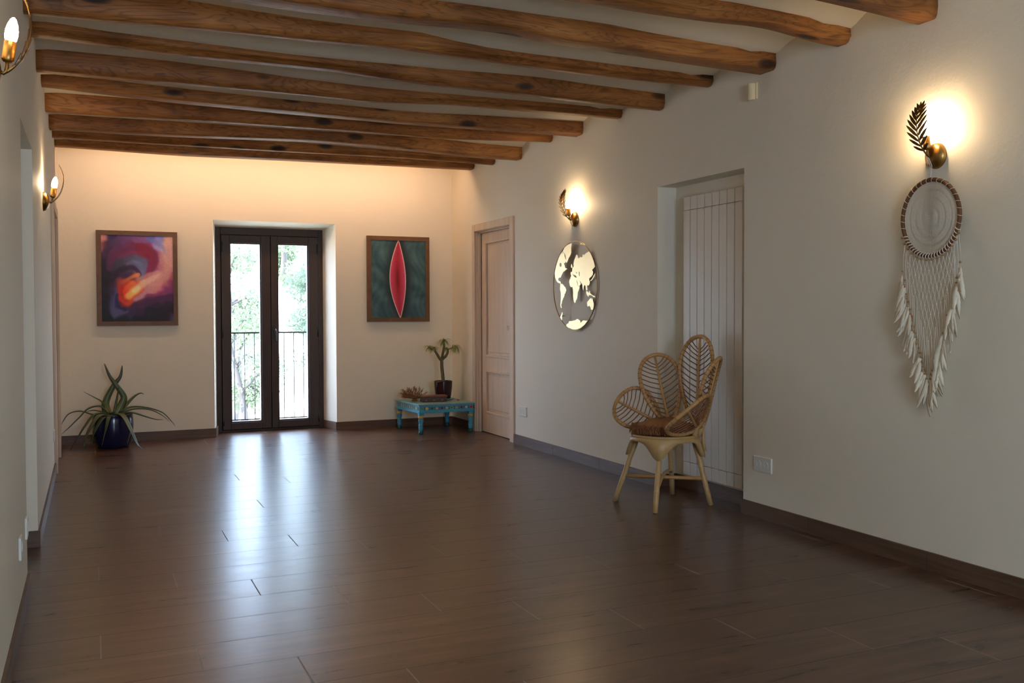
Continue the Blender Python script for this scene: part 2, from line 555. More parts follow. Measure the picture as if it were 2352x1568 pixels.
# end wall with the splayed balcony-door opening (local x along the wall, y outwards)
ex = lambda x: x / cos(DEL)
W0, W1, WI0, WI1, WT = 1.095, 2.308, 1.172, 2.262, 0.31
we = bpy.data.objects.new('wall_back', None)
b = MB()
b.prism([(ex(-0.9), 0), (ex(W0), 0), (ex(WI0), WT), (ex(WI0), 0.42), (ex(-0.9), 0.42)], 0, ZTOP)
b.prism([(ex(W1), 0), (ex(4.3), 0), (ex(4.3), 0.42), (ex(WI1), 0.42), (ex(WI1), WT)], 0, ZTOP)
b.prism([(0, 2.098), (WT, 2.056), (0.42, 2.056), (0.42, ZTOP), (0, ZTOP)], ex(W0), ex(W1), 'X')
o = b.build('wall_back', M_WALL)
o.location = (0, VB, 0); o.rotation_euler = (0, 0, DEL)
struct(o, 'warm-lit white plaster end wall with the balcony door opening', 'wall')

# right wall: niche for the radiator, doorway of the panelled door
b = MB()
NY0, NY1, NZ, NDX = 5.20, 6.215, 2.047, 0.147
DY0, DY1, DZ = 8.86, 9.865, 2.04
TH = 0.4
b.bx(XR, XR + TH, YREAR - 0.3, NY0, 0, ZTOP)
b.bx(XR + NDX, XR + TH, NY0, NY1, 0, ZTOP)
b.bx(XR, XR + NDX, NY0, NY1, NZ, ZTOP)
b.bx(XR, XR + TH, NY1, DY0, 0, ZTOP)
b.bx(XR, XR + TH, DY0, DY1, DZ, ZTOP)
b.bx(XR + 0.16, XR + TH, DY0, DY1, 0, DZ)
b.bx(XR, XR + TH, DY1, 10.7, 0, ZTOP)
struct(b.build('wall_right', M_WALL), 'long white plaster wall with wall lamps and radiator niche', 'wall')

# left wall with a shallow niche and a doorway near the end wall
b = MB()
LY0, LY1, LZ = 4.905, 5.85, 2.035
EY0, EY1, EZ = 8.52, 9.42, 2.0
b.bx(XL - TH, XL, YREAR - 0.3, LY0, 0, ZTOP)
b.bx(XL - TH, XL - 0.16, LY0, LY1, 0, ZTOP)
b.bx(XL - 0.16, XL, LY0, LY1, LZ, ZTOP)
b.bx(XL - TH, XL, LY1, EY0, 0, ZTOP)
b.bx(XL - TH, XL, EY0, EY1, EZ, ZTOP)
b.bx(XL - TH, XL - 0.14, EY0, EY1, 0, EZ)
b.bx(XL - TH, XL, EY1, 10.6, 0, ZTOP)
struct(b.build('wall_left', M_WALL), 'white plaster wall close beside the camera, seen nearly edge-on', 'wall')

# wall behind the camera with a wide opening that lets the daylight in
b = MB()
b.bx(XL - TH, 0.4, YREAR - 0.35, YREAR, 0, ZTOP)
b.bx(2.0, XR + TH, YREAR - 0.35, YREAR, 0, ZTOP)
b.bx(0.4, 2.0, YREAR - 0.35, YREAR, 2.3, ZTOP)
b.bx(0.4, 2.0, YREAR - 0.35, YREAR, 0, 0.5)
struct(b.build('wall_rear', M_WALL), 'white wall behind the camera with a wide opening', 'wall')

# baseboards
BH, BT = 0.084, 0.012
b = MB()
for x0, x1 in ((XL, W0), (W1, XR)):
    b.bx(ex(x0), ex(x1), -BT, 0, 0, BH)
b.prism([(ex(W1), 0), (ex(W1), -BT), (ex(W1) - BT, -BT), (ex(WI1) - BT, WT - 0.03), (ex(WI1), WT - 0.03)], 0, BH)
b.prism([(ex(W0), 0), (ex(W0), -BT), (ex(W0) + BT, -BT), (ex(WI0) + BT, WT - 0.03), (ex(WI0), WT - 0.03)], 0, BH)
o = b.build('baseboard_back', M_BASEB); o.location = (0, VB, 0); o.rotation_euler = (0, 0, DEL)
struct(o, 'dark wood-look skirting along the end wall', 'baseboard')
b = MB()
def skirting(b, x, sgn, y0, y1):
    y = y0
    while y < y1 - 1e-6:
        e = min(y + 0.86, y1)
        b.bx(x, x + sgn * BT, y + 0.001, e - 0.001, 0, BH)
        y = e
skirting(b, XR, -1, YREAR, NY0 - BT)
b.bx(XR - BT, XR + 0.0, NY0 - BT, NY0 + BT, 0, BH)
b.bx(XR, XR + NDX, NY0, NY0 + BT, 0, BH)
b.bx(XR, XR + NDX, NY1 - BT, NY1, 0, BH)
b.bx(XR + NDX - BT, XR + NDX, NY0, NY1, 0, BH)
skirting(b, XR, -1, NY1, 8.80)
b.bx(XR - BT, XR, 9.91, 10.56, 0, BH)
struct(b.build('baseboard_right', M_BASEB), 'dark wood-look skirting along the right wall', 'baseboard')
b = MB()
skirting(b, XL, 1, YREAR, LY0)
b.bx(XL - 0.16, XL + BT, LY1 - BT, LY1, 0, BH)
b.bx(XL - 0.16, XL - 0.16 + BT, LY0, LY1, 0, BH)
skirting(b, XL, 1, LY1, EY0 - 0.07)
b.bx(XL, XL + BT, EY1 + 0.07, 10.27, 0, BH)
struct(b.build('baseboard_left', M_BASEB), 'dark wood-look skirting along the left wall', 'baseboard')

# ---------------- beams and the shallow plaster vaults between them
# number from the end wall: (Y far side, Y near side at the right wall, top edge [(x,z)], bottom edge [(x,z)])
BEAMS = {
1: (10.012, 9.857, [(-0.255, 2.653), (1.859, 2.673), (2.654, 2.678), (3.576, 2.685)], [(-0.26, 2.614), (0.705, 2.601), (1.889, 2.619), (3.59, 2.638)]),
2: (9.380, 9.287, [(-0.254, 2.637), (1.75, 2.672), (3.554, 2.652)], [(-0.257, 2.594), (0.66, 2.595), (1.767, 2.603), (2.522, 2.614), (3.59, 2.608)]),
3: (8.761, 8.618, [(-0.243, 2.641), (0.607, 2.656), (1.621, 2.665), (2.134, 2.67), (2.752, 2.681), (3.057, 2.665), (3.582, 2.659)], [(-0.252, 2.556), (0.156, 2.56), (0.616, 2.566), (1.648, 2.601), (2.351, 2.598), (3.108, 2.566), (3.59, 2.568)]),
4: (8.035, 7.943, [(-0.251, 2.67), (0.145, 2.673), (0.562, 2.672), (1.496, 2.658), (1.97, 2.65), (2.539, 2.653), (3.578, 2.673)], [(-0.255, 2.558), (0.145, 2.56), (0.565, 2.57), (1.508, 2.579), (1.985, 2.584), (2.559, 2.578), (3.026, 2.597), (3.59, 2.622)]),
5: (7.517, 7.369, [(-0.264, 2.672), (0.135, 2.667), (0.519, 2.653), (1.38, 2.639), (2.122, 2.633), (2.767, 2.655), (3.591, 2.673)], [(-0.268, 2.622), (0.053, 2.609), (0.529, 2.589), (1.408, 2.579), (2.166, 2.573), (3.102, 2.583), (3.59, 2.586)]),
6: (6.824, 6.726, [(-0.264, 2.669), (-0.024, 2.675), (0.277, 2.675), (0.474, 2.675), (1.258, 2.647), (1.793, 2.638), (2.369, 2.643), (2.831, 2.649), (3.577, 2.65)], [(-0.266, 2.564), (-0.026, 2.564), (0.202, 2.565), (0.479, 2.57), (1.274, 2.57), (1.718, 2.563), (2.25, 2.595), (2.711, 2.598), (3.59, 2.607)]),
7: (6.232, 6.116, [(-0.256, 2.673), (-0.085, 2.665), (0.081, 2.653), (0.43, 2.651), (1.139, 2.64), (1.585, 2.646), (2.008, 2.651), (2.56, 2.662), (3.156, 2.653), (3.586, 2.645)], [(-0.256, 2.619), (-0.088, 2.615), (0.081, 2.608), (0.438, 2.595), (1.161, 2.599), (1.341, 2.599), (1.591, 2.58), (2.047, 2.574), (2.61, 2.568), (3.218, 2.561), (3.59, 2.559)]),
8: (5.626, 5.527, [(-0.25, 2.70), (0.39, 2.702), (1.027, 2.68), (1.463, 2.681), (1.693, 2.681), (1.81, 2.662), (2.054, 2.644), (2.57, 2.642), (3.128, 2.638), (3.578, 2.645)], [(-0.252, 2.573), (0.395, 2.589), (1.044, 2.598), (1.487, 2.609), (1.84, 2.605), (2.217, 2.596), (2.613, 2.588), (3.033, 2.587), (3.59, 2.596)]),
9: (5.066, 4.902, [(-0.27, 2.67), (1.449, 2.669), (1.775, 2.67), (2.029, 2.669), (2.5, 2.67), (2.75, 2.657), (3.146, 2.642), (3.581, 2.633)], [(-0.27, 2.60), (0.618, 2.591), (0.936, 2.584), (1.332, 2.587), (1.759, 2.604), (1.985, 2.604), (2.218, 2.579), (2.589, 2.576), (3.119, 2.565), (3.59, 2.557)]),
10: (4.407, 4.278, [(-0.27, 2.66), (2.446, 2.632), (2.633, 2.646), (2.876, 2.652), (3.13, 2.646), (3.396, 2.634), (3.574, 2.616)], [(-0.27, 2.59), (1.894, 2.59), (2.125, 2.592), (2.456, 2.586), (2.69, 2.583), (2.884, 2.593), (3.09, 2.604), (3.231, 2.593), (3.393, 2.569), (3.59, 2.557)]),
11: (3.828, 3.689, [(-0.27, 2.66), (3.593, 2.641)], [(-0.27, 2.585), (2.933, 2.564), (3.285, 2.547), (3.59, 2.526)]),
}
def interp(tab, x):
    if x <= tab[0][0]: return tab[0][1]
    for (a, p), (c, q) in zip(tab, tab[1:]):
        if x <= c:
            t = (x - a) / (c - a)
            return p + (q - p) * t
    return tab[-1][1]
def wob(x, k, a):
    return a * (sin(x * 2.1 + k * 1.7) + 0.6 * sin(x * 5.3 + k * 4.1) + 0.35 * sin(x * 11.7 + k * 2.3))
ORD = ['nearest the end wall', 'second from the end wall', 'third from the end wall', 'fourth from the end wall', 'fifth from the end wall',
       'sixth from the end wall', 'seventh from the end wall', 'fourth from the nearest beam', 'third from the nearest beam', 'second from the nearest beam', 'nearest to the camera']
LOOK = {1: 'thin rounded', 2: 'thin straight', 3: 'thick rounded', 4: 'narrow', 5: 'thick', 6: 'narrow', 7: 'thick', 8: 'slim', 9: 'thick square-cut knotty', 10: 'bowed knotty', 11: 'broad square-cut'}
def beam(k):
    yf, yn, top, bot = BEAMS[k]
    square = k in (9, 11, 5, 3)
    xs = [XL + (XR - XL) * i / 72 for i in range(73)]
    n_prof = []
    vs = []; fs = []
    for x in xs:
        dy = SL * (x - XR)
        zt = interp(top, x); zb = interp(bot, x)
        zt = (zt + interp(top, x - 0.1) + interp(top, x + 0.1)) / 3
        zb = (zb + interp(bot, x - 0.1) + interp(bot, x + 0.1)) / 3
        h = zt - zb; w = yf - yn
        n1 = yn + dy + wob(x, k, 0.004); f1 = yf + dy + wob(x, k + 9, 0.004)
        rr = min(w * (0.14 if square else 0.30), h * 0.6)
        zz = zb + wob(x, k + 3, 0.0015)
        zr = zb + (0.010 if square else 0.022)
        prof = [(n1, zt + 0.09), (n1, zt), (n1 - 0.004, (zt + zb) / 2), (n1 + rr * 0.05, zr + h * 0.1), (n1 + rr * 0.45, zz + rr * 0.2), (n1 + rr, zz),
                (f1 - rr, zb), (f1 - rr * 0.35, zb + rr * 0.22), (f1, zr + h * 0.1), (f1 + 0.003, (zt + zb) / 2), (f1, zt), (f1, zt + 0.09)]
        vs += [(x, y, z) for y, z in prof]
    n = 12
    for i in range(72):
        for j in range(n):
            l = (j + 1) % n
            fs.append((i * n + j, i * n + l, (i + 1) * n + l, (i + 1) * n + j))
    fs.append(tuple(range(n))[::-1]); fs.append(tuple(range(72 * n, 73 * n)))
    o = MB().add(vs, fs, True).build('ceiling_beam', M_BEAM)
    if k == 11: lab = 'broad square-cut timber ceiling beam nearest the camera, cut off by the frame'
    elif k == 10: lab = 'bowed knotty timber ceiling beam, second nearest the camera'
    elif k == 9: lab = 'thick square-cut timber ceiling beam with large dark knots, third nearest the camera'
    elif k == 8: lab = 'slim timber ceiling beam next beyond the thick beam with large knots'
    else: lab = LOOK[k] + ' brown timber ceiling beam, ' + ORD[k - 1]
    return tag(o, lab, 'beam', 'old timber ceiling beams', 'thing')
BEAM_OBJ = {k: beam(k) for k in BEAMS}

def ceil_z(x, y):
    v = y - SL * x
    ks = sorted(BEAMS, reverse=True)
    edges = [(BEAMS[k][1] - SL * XR, BEAMS[k][0] - SL * XR, k) for k in ks]   # near, far in v, rising v
    if v < edges[0][0]:
        s = (edges[0][0] - v) % 0.62 / 0.62
        return 2.64 + 0.075 * sin(pi * s) ** 0.8
    for i, (a, c, k) in enumerate(edges):
        if a <= v <= c:
            return interp(BEAMS[k][2], x) + 0.012
        if i + 1 < len(edges):
            a2, c2, k2 = edges[i + 1]
            if c < v < a2:
                s = (v - c) / (a2 - c)
                z0 = interp(BEAMS[k][2], x); z1 = interp(BEAMS[k2][2], x)
                return z0 + (z1 - z0) * s + 0.07 * sin(pi * s) ** 0.8
    s = (v - edges[-1][1]) / (VB - edges[-1][1])
    return interp(BEAMS[1][2], x) + 0.045 + 0.03 * min(1, s * 2.5)
vsamp = []
v = YREAR - 0.3
edges = sorted([(BEAMS[k][1] - SL * XR, BEAMS[k][0] - SL * XR) for k in BEAMS])
stops = [v]
c = edges[0][0]
while c > v: 
    stops.append(c); c -= 0.62
for a, c in edges: stops += [a, c]
stops.append(VB + 0.02)
stops = sorted(set(stops))
vs_ = []
for a, c in zip(stops, stops[1:]):
    n = 12 if c - a > 0.2 else 3
    vs_ += [a + (c - a) * i / n for i in range(n)]
vs_.append(stops[-1])
xs_ = [XL - 0.02 + (XR - XL + 0.04) * i / 40 for i in range(41)]
vv = []; ff = []
for i, v in enumerate(vs_):
    for x in xs_:
        y = v + SL * x
        vv.append((x, y, ceil_z(min(max(x, XL), XR), y)))
nx = len(xs_)
for i in range(len(vs_) - 1):
    for j in range(nx - 1):
        ff.append((i * nx + j, i * nx + j + 1, (i + 1) * nx + j + 1, (i + 1) * nx + j))
b = MB().add(vv, ff, True)
# a slab above keeps daylight out
b.bx(-1.2, 4.4, YREAR - 0.5, 11.3, ZTOP, ZTOP + 0.15)
struct(b.build('ceiling', M_CEIL, fix=False), 'cream plaster ceiling with shallow vaults between the beams', 'ceiling')

# warm light strip fixed to the hidden back of the last beam
b = MB()
b.bx(ex(-0.05), ex(3.35), 0, 0.02, 0, 0.016)
o = b.build('light_strip', M_STRIP, BEAM_OBJ[1])
o.location = (0, BEAMS[1][0] - SL * XR + 0.010, 2.668); o.rotation_euler = (0, 0, DEL)
o['label'] = 'lit warm light strip along the back of the beam'

# ---------------- balcony door in the end wall
dr = thing('door_1', 'dark brown double balcony door with two tall glass panes', 'door', (1.149, 10.707, 0), DEL, kind='structure')
DW, DH, DT = ex(2.262 - 1.172), 2.057, 0.07
FW = 0.052
b = MB()
b.rbox(0, FW, 0, DT, 0, DH, 0.004); b.rbox(DW - FW, DW, 0, DT, 0, DH, 0.004)
b.rbox(FW, DW - FW, 0, DT, DH - 0.075, DH, 0.004); b.rbox(FW, DW - FW, 0, DT, 0, 0.022, 0.004)
for (a0, a1, c0, c1) in ((FW - 0.01, FW + 0.02, 0.01, DH - 0.06), (DW - FW - 0.02, DW - FW + 0.01, 0.01, DH - 0.06), (FW, DW - FW, DH - 0.10, DH - 0.06), (FW, DW - FW, 0.0, 0.04)):
    b.bx(a0, a1, 0.0505, DT, c0, c1)
b.build('door_frame', M_DARKDOOR, dr)
mid = DW / 2
for s, (x0, x1, g0, g1) in enumerate(((FW + 0.004, mid - 0.003, 1.288 - 1.151, 1.603 - 1.151), (mid + 0.003, DW - FW - 0.004, 1.767 - 1.151, 2.090 - 1.151))):
    b = MB()
    z0, z1, gz0, gz1 = 0.026, DH - 0.079, 0.096, 1.903
    y0, y1 = -0.016, 0.05
    b.rbox(x0, g0, y0, y1, z0, z1, 0.005); b.rbox(g1, x1, y0, y1, z0, z1, 0.005)
    b.rbox(g0, g1, y0, y1, gz1, z1, 0.005); b.rbox(g0, g1, y0, y1, z0, gz0, 0.005)
    # glazing bead
    w = 0.012
    for (a0, a1, c0, c1) in ((g0, g0 + w, gz0, gz1), (g1 - w, g1, gz0, gz1), (g0, g1, gz0, gz0 + w), (g0, g1, gz1 - w, gz1)):
        b.bx(a0, a1, y0 + 0.012, y1 - 0.004, c0, c1)
    if s == 1:
        b.bx(mid - 0.022, mid + 0.022, y1, y1 + 0.012, z0, z1)
    sash = b.build('sash', M_DARKDOOR, dr)
    p = MB(); p.bx(g0 + 0.004, g1 - 0.004, 0.022, 0.026, gz0 + 0.004, gz1 - 0.004)
    p.build('glass_pane', M_GLASS, sash)
    if s == 1:
        h = MB()
        hx = x0 + 0.028
        h.rbox(hx - 0.014, hx + 0.014, y0 - 0.006, y0, 0.935, 1.065, 0.004)
        h.tube([(hx, y0 - 0.004, 1.03), (hx, y0 - 0.045, 1.03), (hx + 0.004, y0 - 0.052, 1.015), (hx + 0.006, y0 - 0.052, 0.915)], [0.009, 0.009, 0.010, 0.008], 8)
        h.build('handle', M_BLACK, sash)
    for zz in (0.12, 1.0, 1.86):
        h = MB(); hx = x0 + 0.004 if s == 0 else x1 - 0.004
        h.lathe([(0.008, zz - 0.05), (0.008, zz + 0.05)], 8, (hx, y0 - 0.005, 0))
        h.build('hinge', M_BLACK, dr)
# ---------------- panelled door in the right wall
dr = thing('door_2', 'pale wooden panelled door in its casing at the far end', 'door', (XR, 0, 0), 0, kind='structure')
b = MB()
CT = 0.016
b.rbox(-CT, 0.0, 8.805, 8.898, 0, 2.076, 0.005)
b.rbox(-CT, 0.0, 9.838, 9.905, 0, 2.076, 0.005)
b.rbox(-CT, 0.0, 8.898, 9.838, 2.006, 2.076, 0.005)
# jamb lining with a stop
b.bx(0, 0.13, 8.86, 8.90, 0, 2.03); b.bx(0, 0.13, 9.832, 9.865, 0, 2.03); b.bx(0, 0.13, 8.90, 9.832, 2.0, 2.04)
b.bx(0.025, 0.048, 9.81, 9.834, 0, 2.0); b.bx(0.025, 0.048, 8.90, 9.834, 1.985, 2.002)
b.build('door_casing', M_DOORWOOD, dr)
b = MB()
lx = 0.055
L0, L1, LT = 8.905, 9.83, 1.998
b.bx(lx + 0.016, lx + 0.045, L0, L1, 0.006, LT)
pz = [(0.19, 0.625), (0.755, 1.90)]
py0, py1 = L0 + 0.115, L1 - 0.125
b.bx(lx, lx + 0.02, L0, py0, 0.006, LT); b.bx(lx, lx + 0.02, py1, L1, 0.006, LT)
for z0, z1 in ((0.006, pz[0][0]), (pz[0][1], pz[1][0]), (pz[1][1], LT)):
    b.bx(lx, lx + 0.02, py0, py1, z0, z1)
for z0, z1 in pz:   # mouldings and raised field
    m = 0.022
    for (a0, a1, c0, c1) in ((py0, py0 + m, z0, z1), (py1 - m, py1, z0, z1), (py0, py1, z0, z0 + m), (py0, py1, z1 - m, z1)):
        b.rbox(lx - 0.006, lx + 0.018, a0, a1, c0, c1, 0.005)
    b.rbox(lx + 0.006, lx + 0.02, py0 + 0.05, py1 - 0.05, z0 + 0.05, z1 - 0.05, 0.005)
leaf = b.build('door_leaf', M_DOORWOOD, dr)
b = MB(); b.rbox(lx - 0.004, lx + 0.004, 9.05, 9.125, 1.03, 1.068, 0.002)
b.build('handle', M_CHROME, leaf)['label'] = 'small brushed metal flush pull'
# ---------------- door at the far end of the left wall
dr = thing('door_3', 'brown wooden door casing at the far end of the left wall', 'door', (XL, 0, 0), 0, kind='structure')
b = MB()
for y0, y1 in ((EY0 - 0.065, EY0 + 0.01), (EY1 - 0.01, EY1 + 0.065)):
    b.rbox(0, 0.022, y0, y1, 0, 2.06, 0.004)
b.rbox(0, 0.022, EY0 + 0.01, EY1 - 0.01, 1.985, 2.06, 0.004)
b.bx(-0.12, 0.0, EY0, EY0 + 0.02, 0, 2.0); b.bx(-0.12, 0.0, EY1 - 0.02, EY1, 0, 2.0)
b.build('door_casing', M_DOORWOOD, dr)
b = MB(); b.bx(-0.10, -0.06, EY0 + 0.022, EY1 - 0.022, 0.005, 1.995)
b.build('door_leaf', M_DOORWOOD, dr)

# ================================================================== OUTSIDE
gx = [-14 + 1.0 * i for i in range(45)]
gy = [11.4 + 1.0 * i for i in range(44)]
def gz(x, y):
    t = max(0.0, y - 14)
    return -2.9 + 0.15 * t + 0.0016 * t * t + 0.25 * sin(x * 0.7 + y * 0.4) + 0.12 * sin(x * 1.9 - y * 1.3)
vv = [(x, y, gz(x, y)) for y in gy for x in gx]
ff = [(i * 45 + j, i * 45 + j + 1, (i + 1) * 45 + j + 1, (i + 1) * 45 + j) for i in range(43) for j in range(44)]
struct(MB().add(vv, ff, True).build('ground', M_GROUND), 'sunlit dry hillside beyond the balcony', 'ground')
# balcony slab and railing
b = MB(); b.bx(0.9, 2.6, 10.93, 11.33, -0.12, -0.005)
struct(b.build('balcony', M_STONE), 'pale stone balcony ledge outside the glass door', 'balcony')
rl = thing('balcony_railing', 'thin dark iron balcony railing outside the glass door', 'railing', wall_pt(1.0, 0.62), DEL)
b = MB()
RX0, RX1 = 0.0, 1.5
b.bx(RX0, RX1, -0.006, 0.006, 0.985, 1.0); b.build('top_rail', M_BLACK, rl)
b = MB(); b.bx(RX0, RX1, -0.006, 0.006, 0.085, 0.097); b.build('bottom_rail', M_BLACK, rl)
bar0 = None
for i in range(15):
    x = 0.055 + 0.1035 * i - 0.0
    if bar0 is None:
        bar0 = MB().lathe([(0.0048, -0.455), (0.0048, 0.455)], 6).build('bar', M_BLACK, rl)
        bo = bar0
    else:
        bo = bar0.copy(); COL.objects.link(bo); bo.parent = rl
    bo.location = (x, 0, 0.54)
for x in (RX0 + 0.006, RX1 - 0.006):
    MB().bx(x - 0.008, x + 0.008, -0.008, 0.008, -0.2, 1.0).build('post', M_BLACK, rl)

def tree(name, label, x, y, h, r, mat, trunk_lean=0.0, crown0=0.35, blobs=9, leaf=0.16, n=2600, seed=1, group=None):
    R = random.Random(seed)
    t = thing(name, label, 'shrub' if name == 'shrub' else 'tree', (x, y, gz(x, y) - 0.1), 0, group)
    b = MB()
    top = Vector((trunk_lean * h, 0.0, h * 0.93))
    pts = [Vector((top.x * s + 0.12 * sin(s * 6 + seed), 0.1 * sin(s * 5 + seed * 2), top.z * s)) for s in [i / 9 for i in range(10)]]
    b.tube(pts, [0.17 * (1 - 0.8 * i / 9) * h / 6 for i in range(10)], 8)
    centers = []
    for i in range(blobs):
        s = crown0 + (1 - crown0) * (i + R.random() * 0.6) / blobs
        a = R.random() * 2 * pi
        rad = r * (0.35 + 0.65 * R.random()) * (1.15 - s * 0.75)
        p0 = pts[min(9, int(s * 9))]
        cpt = p0 + Vector((cos(a) * rad, sin(a) * rad, R.uniform(-0.1, 0.5)))
        centers.append((cpt, r * R.uniform(0.30, 0.52)))
        b.tube([p0, p0.lerp(cpt, 0.6) + Vector((0, 0, 0.12)), cpt], [0.045 * h / 6, 0.03 * h / 6, 0.012], 5)
    b.build('trunk', M_BARK, t)
    vs = []; fs = []
    for i in range(n):
        cpt, rr = centers[i % blobs]
        d = Vector((R.gauss(0, 1), R.gauss(0, 1), R.gauss(0, 1) * 0.7))
        d = d.normalized() * (R.random() ** 0.45) * rr
        p = cpt + d
        a = Vector((R.gauss(0, 1), R.gauss(0, 1), R.gauss(0, 1))).normalized() * leaf * R.uniform(0.5, 1.2)
        c = a.cross(Vector((R.gauss(0, 1), R.gauss(0, 1), R.gauss(0, 1)))).normalized() * leaf * R.uniform(0.2, 0.5)
        k = len(vs)
        vs += [p - a, p + c * 0.9 - a * 0.1, p + a, p - c * 0.9 + a * 0.1]
        fs.append((k, k + 1, k + 2, k + 3))
    MB().add(vs, fs).build('foliage', mat, t, fix=False)
G = 'trees on the hillside'
tree('pine_tree', 'tall pine tree behind the right glass pane, its crown in the upper corner', 5.55, 26.0, 8.2, 1.5, M_LEAF1, -0.01, 0.58, 9, 0.085, 5200, 3, G)
tree('leafy_tree', 'pale green leafy tree behind the left pane above the railing', 2.5, 21.0, 4.6, 1.0, M_LEAF2, 0.02, 0.55, 8, 0.06, 3600, 5, G)
tree('pine_tree', 'dark pine branch cluster at the left edge of the left pane', 3.0, 29.5, 8.6, 1.3, M_LEAF1, -0.02, 0.6, 8, 0.09, 3600, 8, G)
tree('young_tree', 'young bushy tree in the lower half of the left pane', 2.05, 16.4, 3.6, 0.75, M_LEAF2, 0.0, 0.5, 8, 0.045, 3600, 11, G)
tree('pine_tree', 'leaning pine trunk in the middle of the right pane', 3.62, 19.0, 4.6, 0.9, M_LEAF1, 0.05, 0.7, 7, 0.06, 2200, 13, G)
tree('leafy_tree', 'low leafy tree at the right side of the right pane', 4.9, 23.0, 3.6, 0.9, M_LEAF2, 0.0, 0.35, 8, 0.065, 3000, 17, G)
tree('leafy_tree', 'hazy distant tree seen between the two glass panes', 6.9, 41.0, 5.0, 1.8, M_LEAF2, 0.0, 0.05, 11, 0.13, 4600, 19, G)
for n_, (lab, x, y, h, r, sd) in enumerate((('low shrub at the bottom of the left pane', 1.72, 13.6, 0.55, 0.42, 31), ('small shrub at the bottom left of the right pane', 2.52, 14.6, 0.8, 0.36, 37), ('round shrub at the bottom right of the right pane', 3.25, 16.2, 0.9, 0.5, 41))):
    tree('shrub', lab, x, y, h, r, M_LEAF2, 0.0, 0.1, 6, 0.035, 1500, sd, 'shrubs on the hillside')

